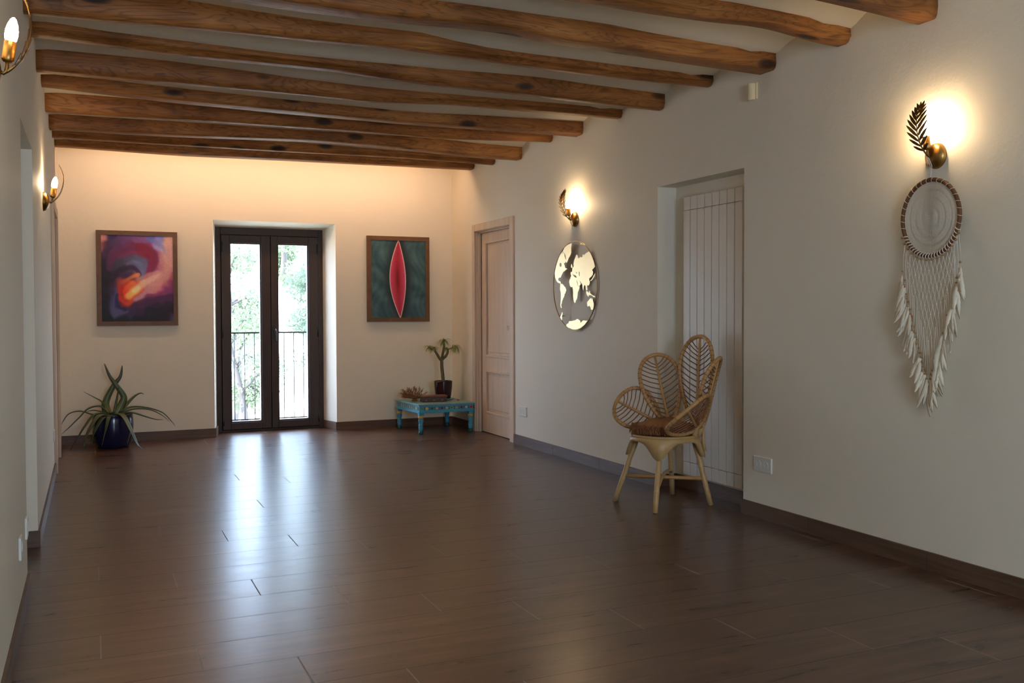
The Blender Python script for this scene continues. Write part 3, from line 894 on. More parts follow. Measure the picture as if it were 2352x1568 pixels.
# ================================================================== WALL LAMPS
def sconce(label, side, y, z):
    """side +1: on the right wall (light sticks out towards -X), -1: left wall"""
    t = thing('wall_lamp', label, 'lamp', (XR if side > 0 else XL, y, z), pi if side > 0 else 0, 'brass leaf wall lamps')
    # local: +x out of the wall, z up
    b = MB()
    prof = [(0.0595, 0.0), (0.0595, 0.003)] + [(0.0590 * cos(a), 0.004 + 0.036 * sin(a)) for a in [i * pi / 2 / 9 for i in range(10)]]
    b.lathe(prof, 32, axis='X')
    b.build('backplate', M_BRASS, t)
    b = MB()
    b.tube([(0.036, 0, 0.0), (0.045, 0, -0.007), (0.052, 0, 0.0), (0.055, 0, 0.014), (0.056, 0, 0.032)], 0.0052, 8)
    b.build('arm', M_BRASSD, t)
    b = MB()
    ax = Vector((0.009, 0, 0.062)).normalized()
    rot = ax.to_track_quat('Z', 'Y').to_matrix()
    def lat(prof, n=20, seg=None):
        vs = []; fs = []
        for r, zz in prof:
            for k in range(n):
                a = 2 * pi * k / n
                vs.append(Vector((0.056, 0, 0.026)) + rot @ Vector((r * cos(a), r * sin(a), zz)))
        for i in range(len(prof) - 1):
            for k in range(n):
                fs.append((i * n + k, i * n + (k + 1) % n, (i + 1) * n + (k + 1) % n, (i + 1) * n + k))
        fs.append(tuple(range(n))[::-1]); fs.append(tuple(range((len(prof) - 1) * n, len(prof) * n)))
        return vs, fs
    b.add(*lat([(0.006, -0.002), (0.012, 0.0), (0.0165, 0.006), (0.017, 0.012), (0.017, 0.060), (0.014, 0.060)]), True)
    b.build('lamp_holder', M_BRASS, t)
    b = MB()
    b.add(*lat([(0.011, 0.058), (0.0160, 0.066), (0.0180, 0.079), (0.0175, 0.093), (0.0140, 0.110), (0.0082, 0.124), (0.003, 0.130)], 14), True)
    b.build('bulb', M_BULB, t)
    # leaf: curved midrib with paired leaflets
    path = [(0.045, -0.007), (0.064, 0.006), (0.086, 0.030), (0.104, 0.062), (0.115, 0.098), (0.120, 0.134), (0.118, 0.168), (0.109, 0.200), (0.097, 0.224)]
    cum = [0]
    for a, c in zip(path, path[1:]): cum.append(cum[-1] + math.hypot(c[0] - a[0], c[1] - a[1]))
    TOT = cum[-1]
    def at(s):
        s = max(0, min(TOT, s))
        for i in range(len(path) - 1):
            if s <= cum[i + 1]:
                u = (s - cum[i]) / (cum[i + 1] - cum[i])
                return path[i][0] + (path[i + 1][0] - path[i][0]) * u, path[i][1] + (path[i + 1][1] - path[i][1]) * u
        return path[-1]
    b = MB()
    def P(s, w, o=0.0):
        d, zz = at(s); d2, z2 = at(s + 0.002); d1, z1 = at(s - 0.002)
        n = Vector((z2 - z1, 0, -(d2 - d1))).normalized()
        over = max(0, s - TOT)
        q = Vector((d, w, zz)) + n * o
        if over: q += Vector((d2 - d1, 0, z2 - z1)).normalized() * over if (d2 - d1 or z2 - z1) else Vector((0, 0, over))
        return q
    b.tube([P(TOT * i / 16, 0) for i in range(17)], [0.0048 - 0.0026 * i / 16 for i in range(17)], 6)
    def leaflet(s0, sg, ln, ang):
        du, dw = cos(ang), sin(ang) * sg
        wd = 0.0080
        ptsA = []
        for fz, ww in ((0, 0.45), (0.3, 1.0), (0.6, 0.95), (0.85, 0.55), (1.0, 0.05)):
            for e in (-1, 1):
                s = s0 + du * ln * fz - e * ww * wd * sin(ang)
                w = dw * ln * fz + e * ww * wd * cos(ang) * sg
                ptsA.append((s, w))
        vs = [P(s, w, 0.0011) for s, w in ptsA] + [P(s, w, -0.0011) for s, w in ptsA]
        n = len(ptsA)
        fs = []
        for i in range(0, n - 2, 2):
            fs.append((i, i + 1, i + 3, i + 2)); fs.append((n + i, n + i + 2, n + i + 3, n + i + 1))
            fs.append((i, i + 2, n + i + 2, n + i)); fs.append((i + 1, n + i + 1, n + i + 3, i + 3))
        fs.append((0, n, n + 1, 1)); fs.append((n - 2, n - 1, 2 * n - 1, 2 * n - 2))
        b.add(vs, fs)
    for i in range(9):
        s0 = 0.042 + 0.0240 * i
        ln = (0.056, 0.072, 0.083, 0.088, 0.086, 0.080, 0.070, 0.058, 0.046)[i]
        for sg in (-1, 1):
            leaflet(s0 + (0.004 if sg > 0 else 0), sg, ln, radians(56 - 3.0 * i))
    leaflet(TOT - 0.028, 1, 0.045, radians(2))
    b.build('leaf', M_BRASSD, t)
    return t
sconce('brass leaf wall lamp above the gold world map', 1, 7.51, 1.935)
sconce('brass leaf wall lamp from which the dreamcatcher hangs', 1, 3.69, 1.905)
sconce('brass leaf wall lamp on the left wall beside the end wall', -1, 7.09, 1.895)
sconce('brass leaf wall lamp at the top left corner, nearest the camera', -1, 3.33, 1.895)

sconce('added brass leaf wall lamp on the right wall, unseen behind the camera', 1, -0.13, 1.905)  # unseen pair, added for warm ambient light at the near end
sconce('added brass leaf wall lamp on the left wall, unseen behind the camera', -1, -0.35, 1.905)  # second of the added pair, out of view

# ================================================================== WORLD MAP
MAPS = {
'greenland': [(-0.038, 0.338), (-0.052, 0.3), (-0.049, 0.269), (-0.059, 0.249), (-0.091, 0.225), (-0.106, 0.203), (-0.122, 0.185), (-0.136, 0.187), (-0.143, 0.207), (-0.138, 0.233), (-0.164, 0.262), (-0.186, 0.282), (-0.166, 0.308), (-0.117, 0.329)],
'north': [(-0.196, 0.282), (-0.175, 0.271), (-0.164, 0.255), (-0.159, 0.239), (-0.147, 0.218), (-0.143, 0.192), (-0.17, 0.183), (-0.159, 0.167), (-0.154, 0.146), (-0.122, 0.14), (-0.117, 0.13), (-0.144, 0.128), (-0.165, 0.119), (-0.186, 0.112), (-0.202, 0.097), (-0.219, 0.082), (-0.224, 0.071), (-0.235, 0.069), (-0.262, 0.067), (-0.267, 0.057), (-0.257, 0.044), (-0.235, 0.041), (-0.224, 0.027), (-0.23, 0.022), (-0.257, 0.028), (-0.284, 0.034), (-0.306, 0.053), (-0.322, 0.08), (-0.333, 0.106), (-0.331, 0.127), (-0.318, 0.153), (-0.297, 0.187), (-0.267, 0.225), (-0.234, 0.259)],
'hudson': [(-0.243, 0.181), (-0.234, 0.19), (-0.217, 0.185), (-0.208, 0.169), (-0.213, 0.159), (-0.229, 0.156), (-0.243, 0.165)],
'south': [(-0.232, 0.024), (-0.197, 0.019), (-0.171, 0.003), (-0.139, -0.021), (-0.13, -0.034), (-0.144, -0.054), (-0.162, -0.064), (-0.171, -0.087), (-0.187, -0.1), (-0.201, -0.12), (-0.209, -0.141), (-0.219, -0.151), (-0.214, -0.167), (-0.211, -0.177), (-0.225, -0.175), (-0.232, -0.151), (-0.227, -0.12), (-0.225, -0.084), (-0.23, -0.042), (-0.237, -0.016), (-0.232, 0.004)],
'eurasia': [(0.033, 0.242), (0.054, 0.231), (0.064, 0.21), (0.084, 0.215), (0.089, 0.224), (0.124, 0.218), (0.129, 0.24), (0.144, 0.241), (0.154, 0.233), (0.174, 0.242), (0.194, 0.249), (0.213, 0.254), (0.238, 0.256), (0.272, 0.219), (0.303, 0.175), (0.320, 0.138), (0.3, 0.124), (0.276, 0.112), (0.291, 0.095), (0.286, 0.08), (0.262, 0.061), (0.237, 0.055), (0.232, 0.038), (0.242, 0.027), (0.237, 0.008), (0.213, -0.006), (0.198, -0.001), (0.201, -0.021), (0.208, -0.036), (0.193, -0.043), (0.183, -0.035), (0.176, -0.01), (0.163, 0.002), (0.149, -0.01), (0.144, -0.025), (0.144, -0.04), (0.134, -0.034), (0.127, -0.004), (0.119, 0.011), (0.104, 0.022), (0.079, 0.039), (0.097, 0.019), (0.101, 0.01), (0.08, -0.003), (0.064, -0.007), (0.054, 0.008), (0.044, 0.033), (0.036, 0.043), (0.044, 0.018), (0.056, -0.003), (0.068, -0.009), (0.085, -0.01), (0.073, -0.033), (0.053, -0.058), (0.048, -0.083), (0.038, -0.108), (0.017, -0.133), (-0.004, -0.135), (-0.014, -0.112), (-0.024, -0.087), (-0.019, -0.057), (-0.026, -0.031), (-0.034, -0.008), (-0.06, -0.01), (-0.076, 0.001), (-0.084, 0.026), (-0.081, 0.047), (-0.06, 0.071), (-0.049, 0.081), (-0.06, 0.092), (-0.06, 0.11), (-0.039, 0.111), (-0.034, 0.137), (-0.023, 0.146), (-0.008, 0.151), (-0.013, 0.181), (-0.003, 0.204), (0.018, 0.23)],
'med': [(-0.032, 0.096), (-0.011, 0.084), (0.013, 0.082), (0.038, 0.066), (0.028, 0.06), (0.002, 0.067), (-0.015, 0.078)],
'black': [(0.026, 0.108), (0.053, 0.095), (0.046, 0.092), (0.028, 0.099)],
'caspian': [(0.071, 0.106), (0.081, 0.105), (0.083, 0.072), (0.075, 0.071), (0.071, 0.09)],
'britain': [(-0.044, 0.172), (-0.032, 0.157), (-0.034, 0.142), (-0.054, 0.145), (-0.056, 0.158)],
'japan': [(0.322, 0.089), (0.315, 0.064), (0.286, 0.041), (0.257, 0.026), (0.249, 0.035), (0.286, 0.058), (0.305, 0.074)],
'indonesia': [(0.188, -0.043), (0.203, -0.051), (0.222, -0.061), (0.237, -0.046), (0.242, -0.061), (0.276, -0.077), (0.31, -0.087), (0.316, -0.098), (0.295, -0.094), (0.266, -0.081), (0.227, -0.078), (0.219, -0.093), (0.203, -0.083), (0.186, -0.065)],
'australia': [(0.261, -0.103), (0.271, -0.113), (0.281, -0.104), (0.29, -0.131), (0.300, -0.145), (0.298, -0.175), (0.285, -0.193), (0.261, -0.194), (0.251, -0.175), (0.232, -0.162), (0.203, -0.167), (0.198, -0.15), (0.198, -0.135), (0.227, -0.118), (0.247, -0.106)],
'antarctica': [(-0.14, -0.322), (-0.124, -0.306), (-0.098, -0.301), (-0.092, -0.283), (-0.056, -0.28), (-0.004, -0.277), (0.047, -0.265), (0.088, -0.276), (0.098, -0.294), (0.128, -0.274), (0.205, -0.278), (0.16, -0.308), (0.098, -0.334), (0.027, -0.347), (-0.035, -0.347), (-0.098, -0.335)],
'peninsula': [(-0.240, -0.252), (-0.226, -0.238), (-0.209, -0.214), (-0.195, -0.211), (-0.204, -0.239), (-0.206, -0.27), (-0.213, -0.275)],
'svalbard': [(0.089, 0.319), (0.114, 0.318), (0.145, 0.316), (0.109, 0.335)],
'islands': [(-0.223, 0.262), (-0.2, 0.278), (-0.17, 0.271), (-0.196, 0.256)],
}
def coast(pts):
    R = random.Random(len(pts))
    for lv in range(2):
        out = []
        for i, p in enumerate(pts):
            q = pts[(i + 1) % len(pts)]
            dx, dz = q[0] - p[0], q[1] - p[1]
            out.append(p)
            if math.hypot(dx, dz) > 0.008 and math.hypot((p[0] + q[0]) / 2, (p[1] + q[1]) / 2) < 0.315:
                k = R.uniform(-0.13, 0.13)
                out.append(((p[0] + q[0]) / 2 - dz * k, (p[1] + q[1]) / 2 + dx * k))
        pts = out
    return pts
HOLES = {'north': ['hudson'], 'eurasia': ['med', 'black', 'caspian']}
wm = thing('wall_map', 'round pale gold metal world map in a thin ring on the wall', 'wall decoration', (3.553, 7.46, 1.408), 0)
th = radians(4.0)
# local: x = right as seen from the room, y = into the wall, z up
wm.matrix_world = Matrix(((sin(th), cos(th), 0, 3.553), (-cos(th), sin(th), 0, 7.46), (0, 0, 1, 1.408), (0, 0, 0, 1)))
wm.rotation_euler = wm.matrix_world.to_euler()
b = MB()
b.tube([(0.352 * cos(a), 0, 0.352 * sin(a)) for a in [2 * pi * i / 96 for i in range(96)]], 0.0032, 6, closed=True, flat=1.6, flatdir=(0, 1, 0))
b.build('ring', M_GOLDRIM, wm)
for a in (0.6, 2.2, 3.9, 5.4):
    b = MB()
    b.tube([(0.352 * cos(a), 0.003, 0.352 * sin(a)), (0.352 * cos(a), 0.0315 - 0.0245 * cos(a), 0.352 * sin(a))], 0.003, 6)
    b.build('standoff', M_GOLDRIM, wm)
for nm, pts in MAPS.items():
    if nm in ('hudson', 'med', 'black', 'caspian'): continue
    pts = coast(pts)
    loops = [[Vector((a, 0, c)) for a, c in pts]] + [[Vector((a, 0, c)) for a, c in MAPS[hn]] for hn in HOLES.get(nm, [])]
    tris = tessellate_polygon(loops)
    flat = [p for l in loops for p in l]
    n = len(flat)
    vs = [(p.x, -0.002, p.z) for p in flat] + [(p.x, 0.001, p.z) for p in flat]
    fs = [tuple(t) for t in tris] + [tuple(n + i for i in t)[::-1] for t in tris]
    o0 = 0
    for l in loops:
        m = len(l)
        fs += [(o0 + i, o0 + (i + 1) % m, n + o0 + (i + 1) % m, n + o0 + i) for i in range(m)]
        o0 += m
    MB().add(vs, fs).build('landmass', M_GOLD, wm)

# ================================================================== DREAMCATCHER
dc = thing('dreamcatcher', 'large ivory macrame dreamcatcher with feathers hanging from the wall lamp', 'dreamcatcher', (3.552, 3.692, 1.623), 0)
# local: y along the wall (+y = far), z up, -x out into the room
HR = 0.173
b = MB()
b.tube([(0, HR * cos(a), HR * sin(a)) for a in [2 * pi * i / 72 for i in range(72)]], 0.0098, 10, closed=True)
b.build('hoop', M_HOOP, dc)
# cotton wraps round the hoop: one thread loop, repeated
def wrap_mesh(w):
    c = Vector((0, HR, 0))
    return MB().tube([c + Vector((cos(q), sin(q), 0)) * 0.0112 + Vector((0, 0, 0.004 * sin(q))) for q in [2 * pi * i / 10 for i in range(10)]], w, 5, closed=True)
w1 = None; w2 = None
for i in range(20):
    if w1 is None: o = w1 = wrap_mesh(0.0011).build('cord_wrap', M_COTTON, dc)
    else:
        o = w1.copy(); COL.objects.link(o); o.parent = dc
    o.rotation_euler = (radians(-12 + 10.7 * i), 0, 0)
for i in range(24):
    if w2 is None: o = w2 = wrap_mesh(0.0023).build('cord_wrap', M_COTTON, dc)
    else:
        o = w2.copy(); COL.objects.link(o); o.parent = dc
    o.rotation_euler = (radians(200 + 5.8 * i), 0, 0)
b = MB()   # doily web
rings = [0.005 + 0.00385 * i for i in range(41)]
NS = 88
for i, r in enumerate(rings):
    gap = i in (10, 11, 12, 13, 21, 22, 23, 31, 32, 33)
    ph = (i % 2) * pi / NS
    pts = []
    for k in range(NS):
        a = 2 * pi * k / NS + ph
        rr = r + (0.0014 if k % 2 else -0.0014)
        pts.append((0.0008 * ((k + i) % 2), rr * cos(a), rr * sin(a)))
    b.tube(pts, 0.0009 if gap else 0.00175, 4, closed=True)
for k in range(NS):
    a = 2 * pi * k / NS
    b.tube([(0.0005, r * cos(a + 0.03 * sin(r * 400)), r * sin(a + 0.03 * sin(r * 400))) for r in (0.004, 0.03, 0.055, 0.08, 0.11, 0.14, 0.163)], 0.0008, 3)
b.build('web', M_COTTON, dc)
b = MB()
for s in (-1, 1):
    b.tube([(0.0, 0.003 * s, HR + 0.012), (0.001, 0.005 * s, 0.235), (-0.010, 0.003 * s, 0.262), (-0.019, 0.0015 * s, 0.279)], 0.0016, 5)
b.tube([(-0.019, 0.0015, 0.279), (-0.021, 0, 0.284), (-0.019, -0.0015, 0.279)], 0.0016, 5)
b.build('hanging_string', M_COTTON, dc)
# cords with a diamond net in the upper middle
NC = 27
cord_ends = []
net = MB(); cords = MB()
for i in range(NC):
    t = -1 + 2 * i / (NC - 1)
    y = 0.158 * t
    zh = -sqrt(max(0.0, HR * HR - y * y)) - 0.008
    ze = -0.275 - 0.47 * (1 - abs(t)) ** 0.85 - rnd.uniform(0, 0.02)
    znet = -0.24 - 0.34 * (1 - abs(t) ** 1.0)
    pitch = 2 * 0.158 / (NC - 1)
    pts = []
    z = zh; step = 0.020; j = 0
    # net: neighbours meet alternately
    while z > znet and abs(t) < 0.96:
        sgn = 1 if (i + (j // 2)) % 2 == 0 else -1
        off = sgn * pitch * 0.48 if j % 2 else 0.0
        pts.append((-0.001 + 0.0015 * (j % 2), y + off, z)); z -= step; j += 1
    if len(pts) > 1:
        for sd in (-1, 1):
            net.tube([(p[0] + 0.0008 * sd, p[1] + 0.0017 * sd * (1 if q % 2 == 0 else 0.3), p[2]) for q, p in enumerate(pts)], 0.0012, 4)
        for p in pts[1::2]:
            net.ball((p[0] - 0.001, p[1], p[2]), (0.0026, 0.0026, 0.0034), 6, 4)
        st = pts[-1]
    else:
        st = (0, y, zh)
    cords.tube([st, (0.002, y + rnd.uniform(-0.003, 0.003), (st[2] + ze) / 2), (0.0, y, ze)], 0.0016, 5)
    cord_ends.append((y, ze, t))
net.build('macrame_net', M_COTTON, dc)
cords.build('cords', M_COTTON, dc)
# side tassels at the widest points of the hoop
for sg, n in ((1, 3), (-1, 3)):
    for k in range(n):
        a = radians(-28 - 9 * k) if sg > 0 else radians(180 + 18 + 9 * k)
        y, z = HR * cos(a), HR * sin(a)
        ze = z - 0.16 - 0.05 * k
        ye = y + sg * 0.018 * (1 if k < 2 else 0.5)
        side = MB().tube([(0, y, z), (-0.002, (y + ye) / 2 + sg * 0.004, (z + ze) / 2), (0, ye, ze)], 0.0014, 5)
        side.build('side_cord', M_COTTON, dc)
        cord_ends.append((ye, ze, sg * 1.15))
bead_src = MB().ball((0, 0, 0), (0.0062, 0.0062, 0.0052), 10, 6).build('bead', M_BEADS, dc)
beads = [bead_src]
def add_copy(src, loc, rot=(0, 0, 0), sc=1.0):
    o = src.copy(); COL.objects.link(o); o.parent = dc
    o.location = loc; o.rotation_euler = rot; o.scale = (sc, sc, sc)
    return o
first = True
def feather_mesh():
    vs = []; fs = []
    L = 0.105; n = 14
    for i in range(n + 1):
        t = i / n
        w = 0.0145 * (sin(pi * min(1, t * 0.93 + 0.07)) ** 0.6) * (1 - 0.25 * t)
        if i % 3 == 2: w *= 0.86
        bend = 0.016 * t * t
        z = -L * t
        vs += [(-0.0035 * w / 0.0125 + 0.001, -w + bend, z - 0.004), (-0.001, bend, z), (-0.0035 * w / 0.0125 + 0.001, w + bend, z - 0.004)]
    m = len(vs)
    vs += [(x + 0.0007, y, z) for x, y, z in vs]
    for i in range(n):
        for k in range(2):
            q = (i * 3 + k, i * 3 + k + 1, (i + 1) * 3 + k + 1, (i + 1) * 3 + k)
            fs.append(q); fs.append(tuple(m + j for j in q)[::-1])
        fs.append((i * 3, (i + 1) * 3, m + (i + 1) * 3, m + i * 3)); fs.append((i * 3 + 2, m + i * 3 + 2, m + (i + 1) * 3 + 2, (i + 1) * 3 + 2))
    b = MB().add(vs, fs, True)
    b.tube([(-0.001, 0, 0.004), (-0.001, 0.004, -0.05), (-0.001, 0.016, -0.104)], 0.0009, 4)
    return b
fsrc = feather_mesh().build('feather', M_FEATHER, dc)
nf = 0; nbd = 0
for (y, ze, t) in cord_ends:
    for q in range(2 if abs(t) < 1.1 else 1):
        loc = (-0.002, y + rnd.uniform(-0.003, 0.003), ze + 0.004 - 0.022 * q)
        if nbd == 0:
            bead_src.location = loc
        else:
            add_copy(bead_src, loc, (0, 0, 0), rnd.uniform(0.85, 1.1))
        nbd += 1
    for q in range(3 if t < -0.2 else 2):
        loc = (-0.004 - 0.004 * q, y, ze - 0.016 - 0.026 * q)
        rot = (rnd.uniform(-0.30, 0.30) + 0.16 * t, rnd.uniform(-0.15, 0.2), rnd.uniform(-0.7, 0.7) + (0 if t > 0 else pi))
        sc = rnd.uniform(0.85, 1.25)
        if nf == 0:
            fsrc.location = loc; fsrc.rotation_euler = rot
        else:
            add_copy(fsrc, loc, rot, sc)
        nf += 1
for i in range(14):   # beads under the hoop
    a = radians(205 + 130 * i / 13)
    add_copy(bead_src, (-0.004, (HR + 0.018) * cos(a), (HR + 0.018) * sin(a)), (0, 0, 0), 1.05)

# ================================================================== RADIATOR
ra = thing('radiator', 'tall white vertical panel radiator in the wall niche', 'radiator', (3.665, 5.332, 0), 0)
SW = 0.0854
for i in range(8):
    y0 = SW * i; b = MB()
    b.rbox(0, 0.010, y0 + 0.0036, y0 + SW - 0.0036, 0.20, 1.868, 0.003)
    b.rbox(0.0015, 0.011, y0 + 0.0036, y0 + SW - 0.0036, 0.112, 0.1965, 0.003)
    b.rbox(0.0015, 0.011, y0 + 0.0036, y0 + SW - 0.0036, 1.8715, 1.958, 0.003)
    b.bx(0.010, 0.050, y0 + SW / 2 - 0.012, y0 + SW / 2 + 0.012, 0.115, 1.955)
    b.build('section', M_RAD, ra)
b = MB()
for z in (0.16, 1.91):
    b.lathe([(0.016, -0.0), (0.016, 8 * SW)], 14, (0.034, 0, z), axis='Y')
b.build('header_pipe', M_RAD, ra)
b = MB()
for y in (SW, 7 * SW):
    for z in (0.25, 1.80):
        b.bx(0.045, 0.0665, y - 0.015, y + 0.015, z - 0.02, z + 0.02)
b.build('bracket', M_RADD, ra)

# ================================================================== SOCKETS, DETECTOR
def socket(name, label, side, y, z, n, w, h, cat='socket'):
    t = thing(name, label, cat, (XR if side > 0 else XL, y, z), pi if side > 0 else 0)
    b = MB(); b.rbox(0, 0.010, -w / 2, w / 2, -h / 2, h / 2, 0.004)
    b.build('cover_plate', M_WHITEP, t)
    for i in range(n):
        yy = (i - (n - 1) / 2) * 0.071
        b = MB()
        b.lathe([(0.0225, 0.0095), (0.0225, 0.0118), (0.0195, 0.0118), (0.0192, 0.002), (0.001, 0.002)], 24, (0, yy, 0), axis='X')
        s = b.build('outlet', M_WHITEP, t)
        b = MB()
        for q in (-0.0095, 0.0095):
            b.lathe([(0.0028, 0.0022), (0.0028, 0.0034)], 10, (0, yy + q, 0), axis='X')
        b.bx(0.002, 0.010, yy - 0.003, yy + 0.003, 0.0165, 0.0195); b.bx(0.002, 0.010, yy - 0.003, yy + 0.003, -0.0195, -0.0165)
        b.build('contact', M_HOLE, s)
    return t
socket('power_socket', 'white double power socket on the right wall below the dreamcatcher, near the radiator', 1, 5.0, 0.315, 2, 0.170, 0.088)
socket('power_socket', 'white double power socket beside the panelled door', 1, 8.60, 0.308, 2, 0.158, 0.088)
socket('power_socket', 'white power socket on the left wall, nearer the camera', -1, 4.40, 0.30, 1, 0.085, 0.088)
socket('power_socket', 'white power socket at the edge of the left niche', -1, 4.80, 0.30, 1, 0.085, 0.088)
socket('power_socket', 'small white power socket low on the far left wall', -1, 8.27, 0.31, 1, 0.085, 0.088)

md = thing('motion_detector', 'small cream motion detector high on the right wall', 'detector', (XR, 5.10, 2.47), pi)
b = MB()
b.rbox(0, 0.012, -0.034, 0.034, -0.045, 0.05, 0.004)
b.build('mounting_plate', M_CREAMP, md)
b = MB()
pr = [(0.026 * sin(a), 0.012 + 0.034 * cos(a)) for a in [-pi / 2 + pi * i / 10 for i in range(11)]]
b.prism([(x, y * 1.0) for y, x in pr], -0.048, 0.046)
b.build('housing', M_CREAMP, md)
b = MB(); b.ball((0.03, 0, -0.043), (0.013, 0.016, 0.009), 12, 8)
b.build('lens', M_WHITEP, md)

# ================================================================== PAINTINGS
def srgb(c):
    return tuple(((x / 255) / 12.92 if x / 255 <= 0.04045 else ((x / 255 + 0.055) / 1.055) ** 2.4) for x in c)
def painting(label, xc, z0, z1, w, fw, colfun, nx, nz, gain):
    t = thing('painting', label, 'painting', wall_pt(xc, 0, (z0 + z1) / 2), DEL)
    h = z1 - z0
    b = MB(); d = 0.035
    b.prism([(-w / 2, -h / 2), (w / 2, -h / 2), (w / 2 - fw, -h / 2 + fw), (-w / 2 + fw, -h / 2 + fw)], -d, 0, 'Y')
    b.prism([(-w / 2, h / 2), (-w / 2 + fw, h / 2 - fw), (w / 2 - fw, h / 2 - fw), (w / 2, h / 2)], -d, 0, 'Y')
    b.prism([(-w / 2, -h / 2), (-w / 2 + fw, -h / 2 + fw), (-w / 2 + fw, h / 2 - fw), (-w / 2, h / 2)], -d, 0, 'Y')
    b.prism([(w / 2, -h / 2), (w / 2, h / 2), (w / 2 - fw, h / 2 - fw), (w / 2 - fw, -h / 2 + fw)], -d, 0, 'Y')
    b.build('frame', M_FRAME, t)
    iw, ih = w - 2 * fw, h - 2 * fw
    vs = []; cs = []
    for j in range(nz + 1):
        for i in range(nx + 1):
            u, v = i / nx, j / nz
            vs.append(((u - 0.5) * iw, -0.027, (0.5 - v) * ih))
            cs.append(colfun(u, v))
    fs = [(j * (nx + 1) + i, (j + 1) * (nx + 1) + i, (j + 1) * (nx + 1) + i + 1, j * (nx + 1) + i + 1) for j in range(nz) for i in range(nx)]
    o = MB().add(vs, fs).build('canvas', M_PAINT, t, fix=False)
    at = o.data.color_attributes.new('paint', 'FLOAT_COLOR', 'POINT')
    for i, c in enumerate(cs):
        l = srgb(c)
        at.data[i].color = (l[0] * gain[0], l[1] * gain[1], l[2] * gain[2], 1)
    return t
SW1 = """220:230,190,120,95/330,50,35,60/500,95,60,90/700,120,75,100/880,95,95,130/1000,125,125,150/1130,200,150,110
345:205,150,80,70/260,50,30,45/400,80,45,70/560,100,45,70/720,115,30,45/850,130,50,70/950,150,140,160/1040,190,165,150/1140,195,145,115
455:240,60,35,50/340,90,40,65/450,110,40,65/600,120,40,65/740,125,35,50/850,115,25,40/930,130,40,65/1000,180,120,110/1080,200,155,125/1150,205,155,125
545:220,40,25,35/330,75,40,60/430,60,55,65/560,95,85,95/640,105,110,120/720,110,115,130/800,105,80,95/870,115,30,50/940,130,50,75/1030,195,130,110/1130,205,150,120
640:230,28,22,28/360,45,40,40/480,50,48,50/600,70,68,70/690,95,100,110/760,100,105,120/840,125,60,80/920,140,65,90/1010,190,115,105/1110,190,120,100
735:240,30,24,28/380,45,30,45/500,60,35,60/600,65,35,60/640,80,40,60/678,230,140,70/740,120,125,140/800,150,90,105/860,180,130,115/960,215,165,130/1080,190,110,95/1160,165,85,75
845:240,25,22,26/360,50,30,40/430,140,60,45/520,190,60,30/600,220,90,40/680,200,90,60/740,225,195,140/850,225,175,140/970,215,150,120/1090,180,100,90/1160,130,55,75
945:230,28,24,30/330,50,35,50/390,75,70,85/440,175,25,15/520,215,60,30/590,240,150,60/650,245,205,90/720,235,195,120/800,200,130,105/900,200,125,105/1000,185,95,95/1090,130,55,85/1160,120,45,80
1045:240,25,22,28/350,60,60,80/400,50,40,70/450,185,30,20/530,230,100,40/600,240,160,70/680,220,90,40/730,190,140,120/820,150,70,80/900,110,45,65/1000,90,40,65/1100,75,40,60/1170,70,40,60
1125:260,22,22,26/340,75,75,90/400,40,35,75/480,120,30,25/550,170,50,30/640,40,35,60/720,70,40,60/820,60,35,50/950,50,30,45/1100,45,28,40
1235:250,20,22,24/360,75,75,90/430,85,80,95/520,55,45,60/600,50,40,60/700,55,30,50/850,30,28,32/1000,28,25,30/1150,40,22,28
1335:230,18,22,24/450,22,25,28/700,20,24,26/950,28,22,26/1130,35,20,24/1176,120,100,120"""
CP = []
for line in SW1.split('\n'):
    yy, rest = line.split(':')
    for it in rest.split('/'):
        q = [float(k) for k in it.split(',')]
        CP.append(((q[0] - 187) / 993, (float(yy) - 187) / 1186, q[1:]))
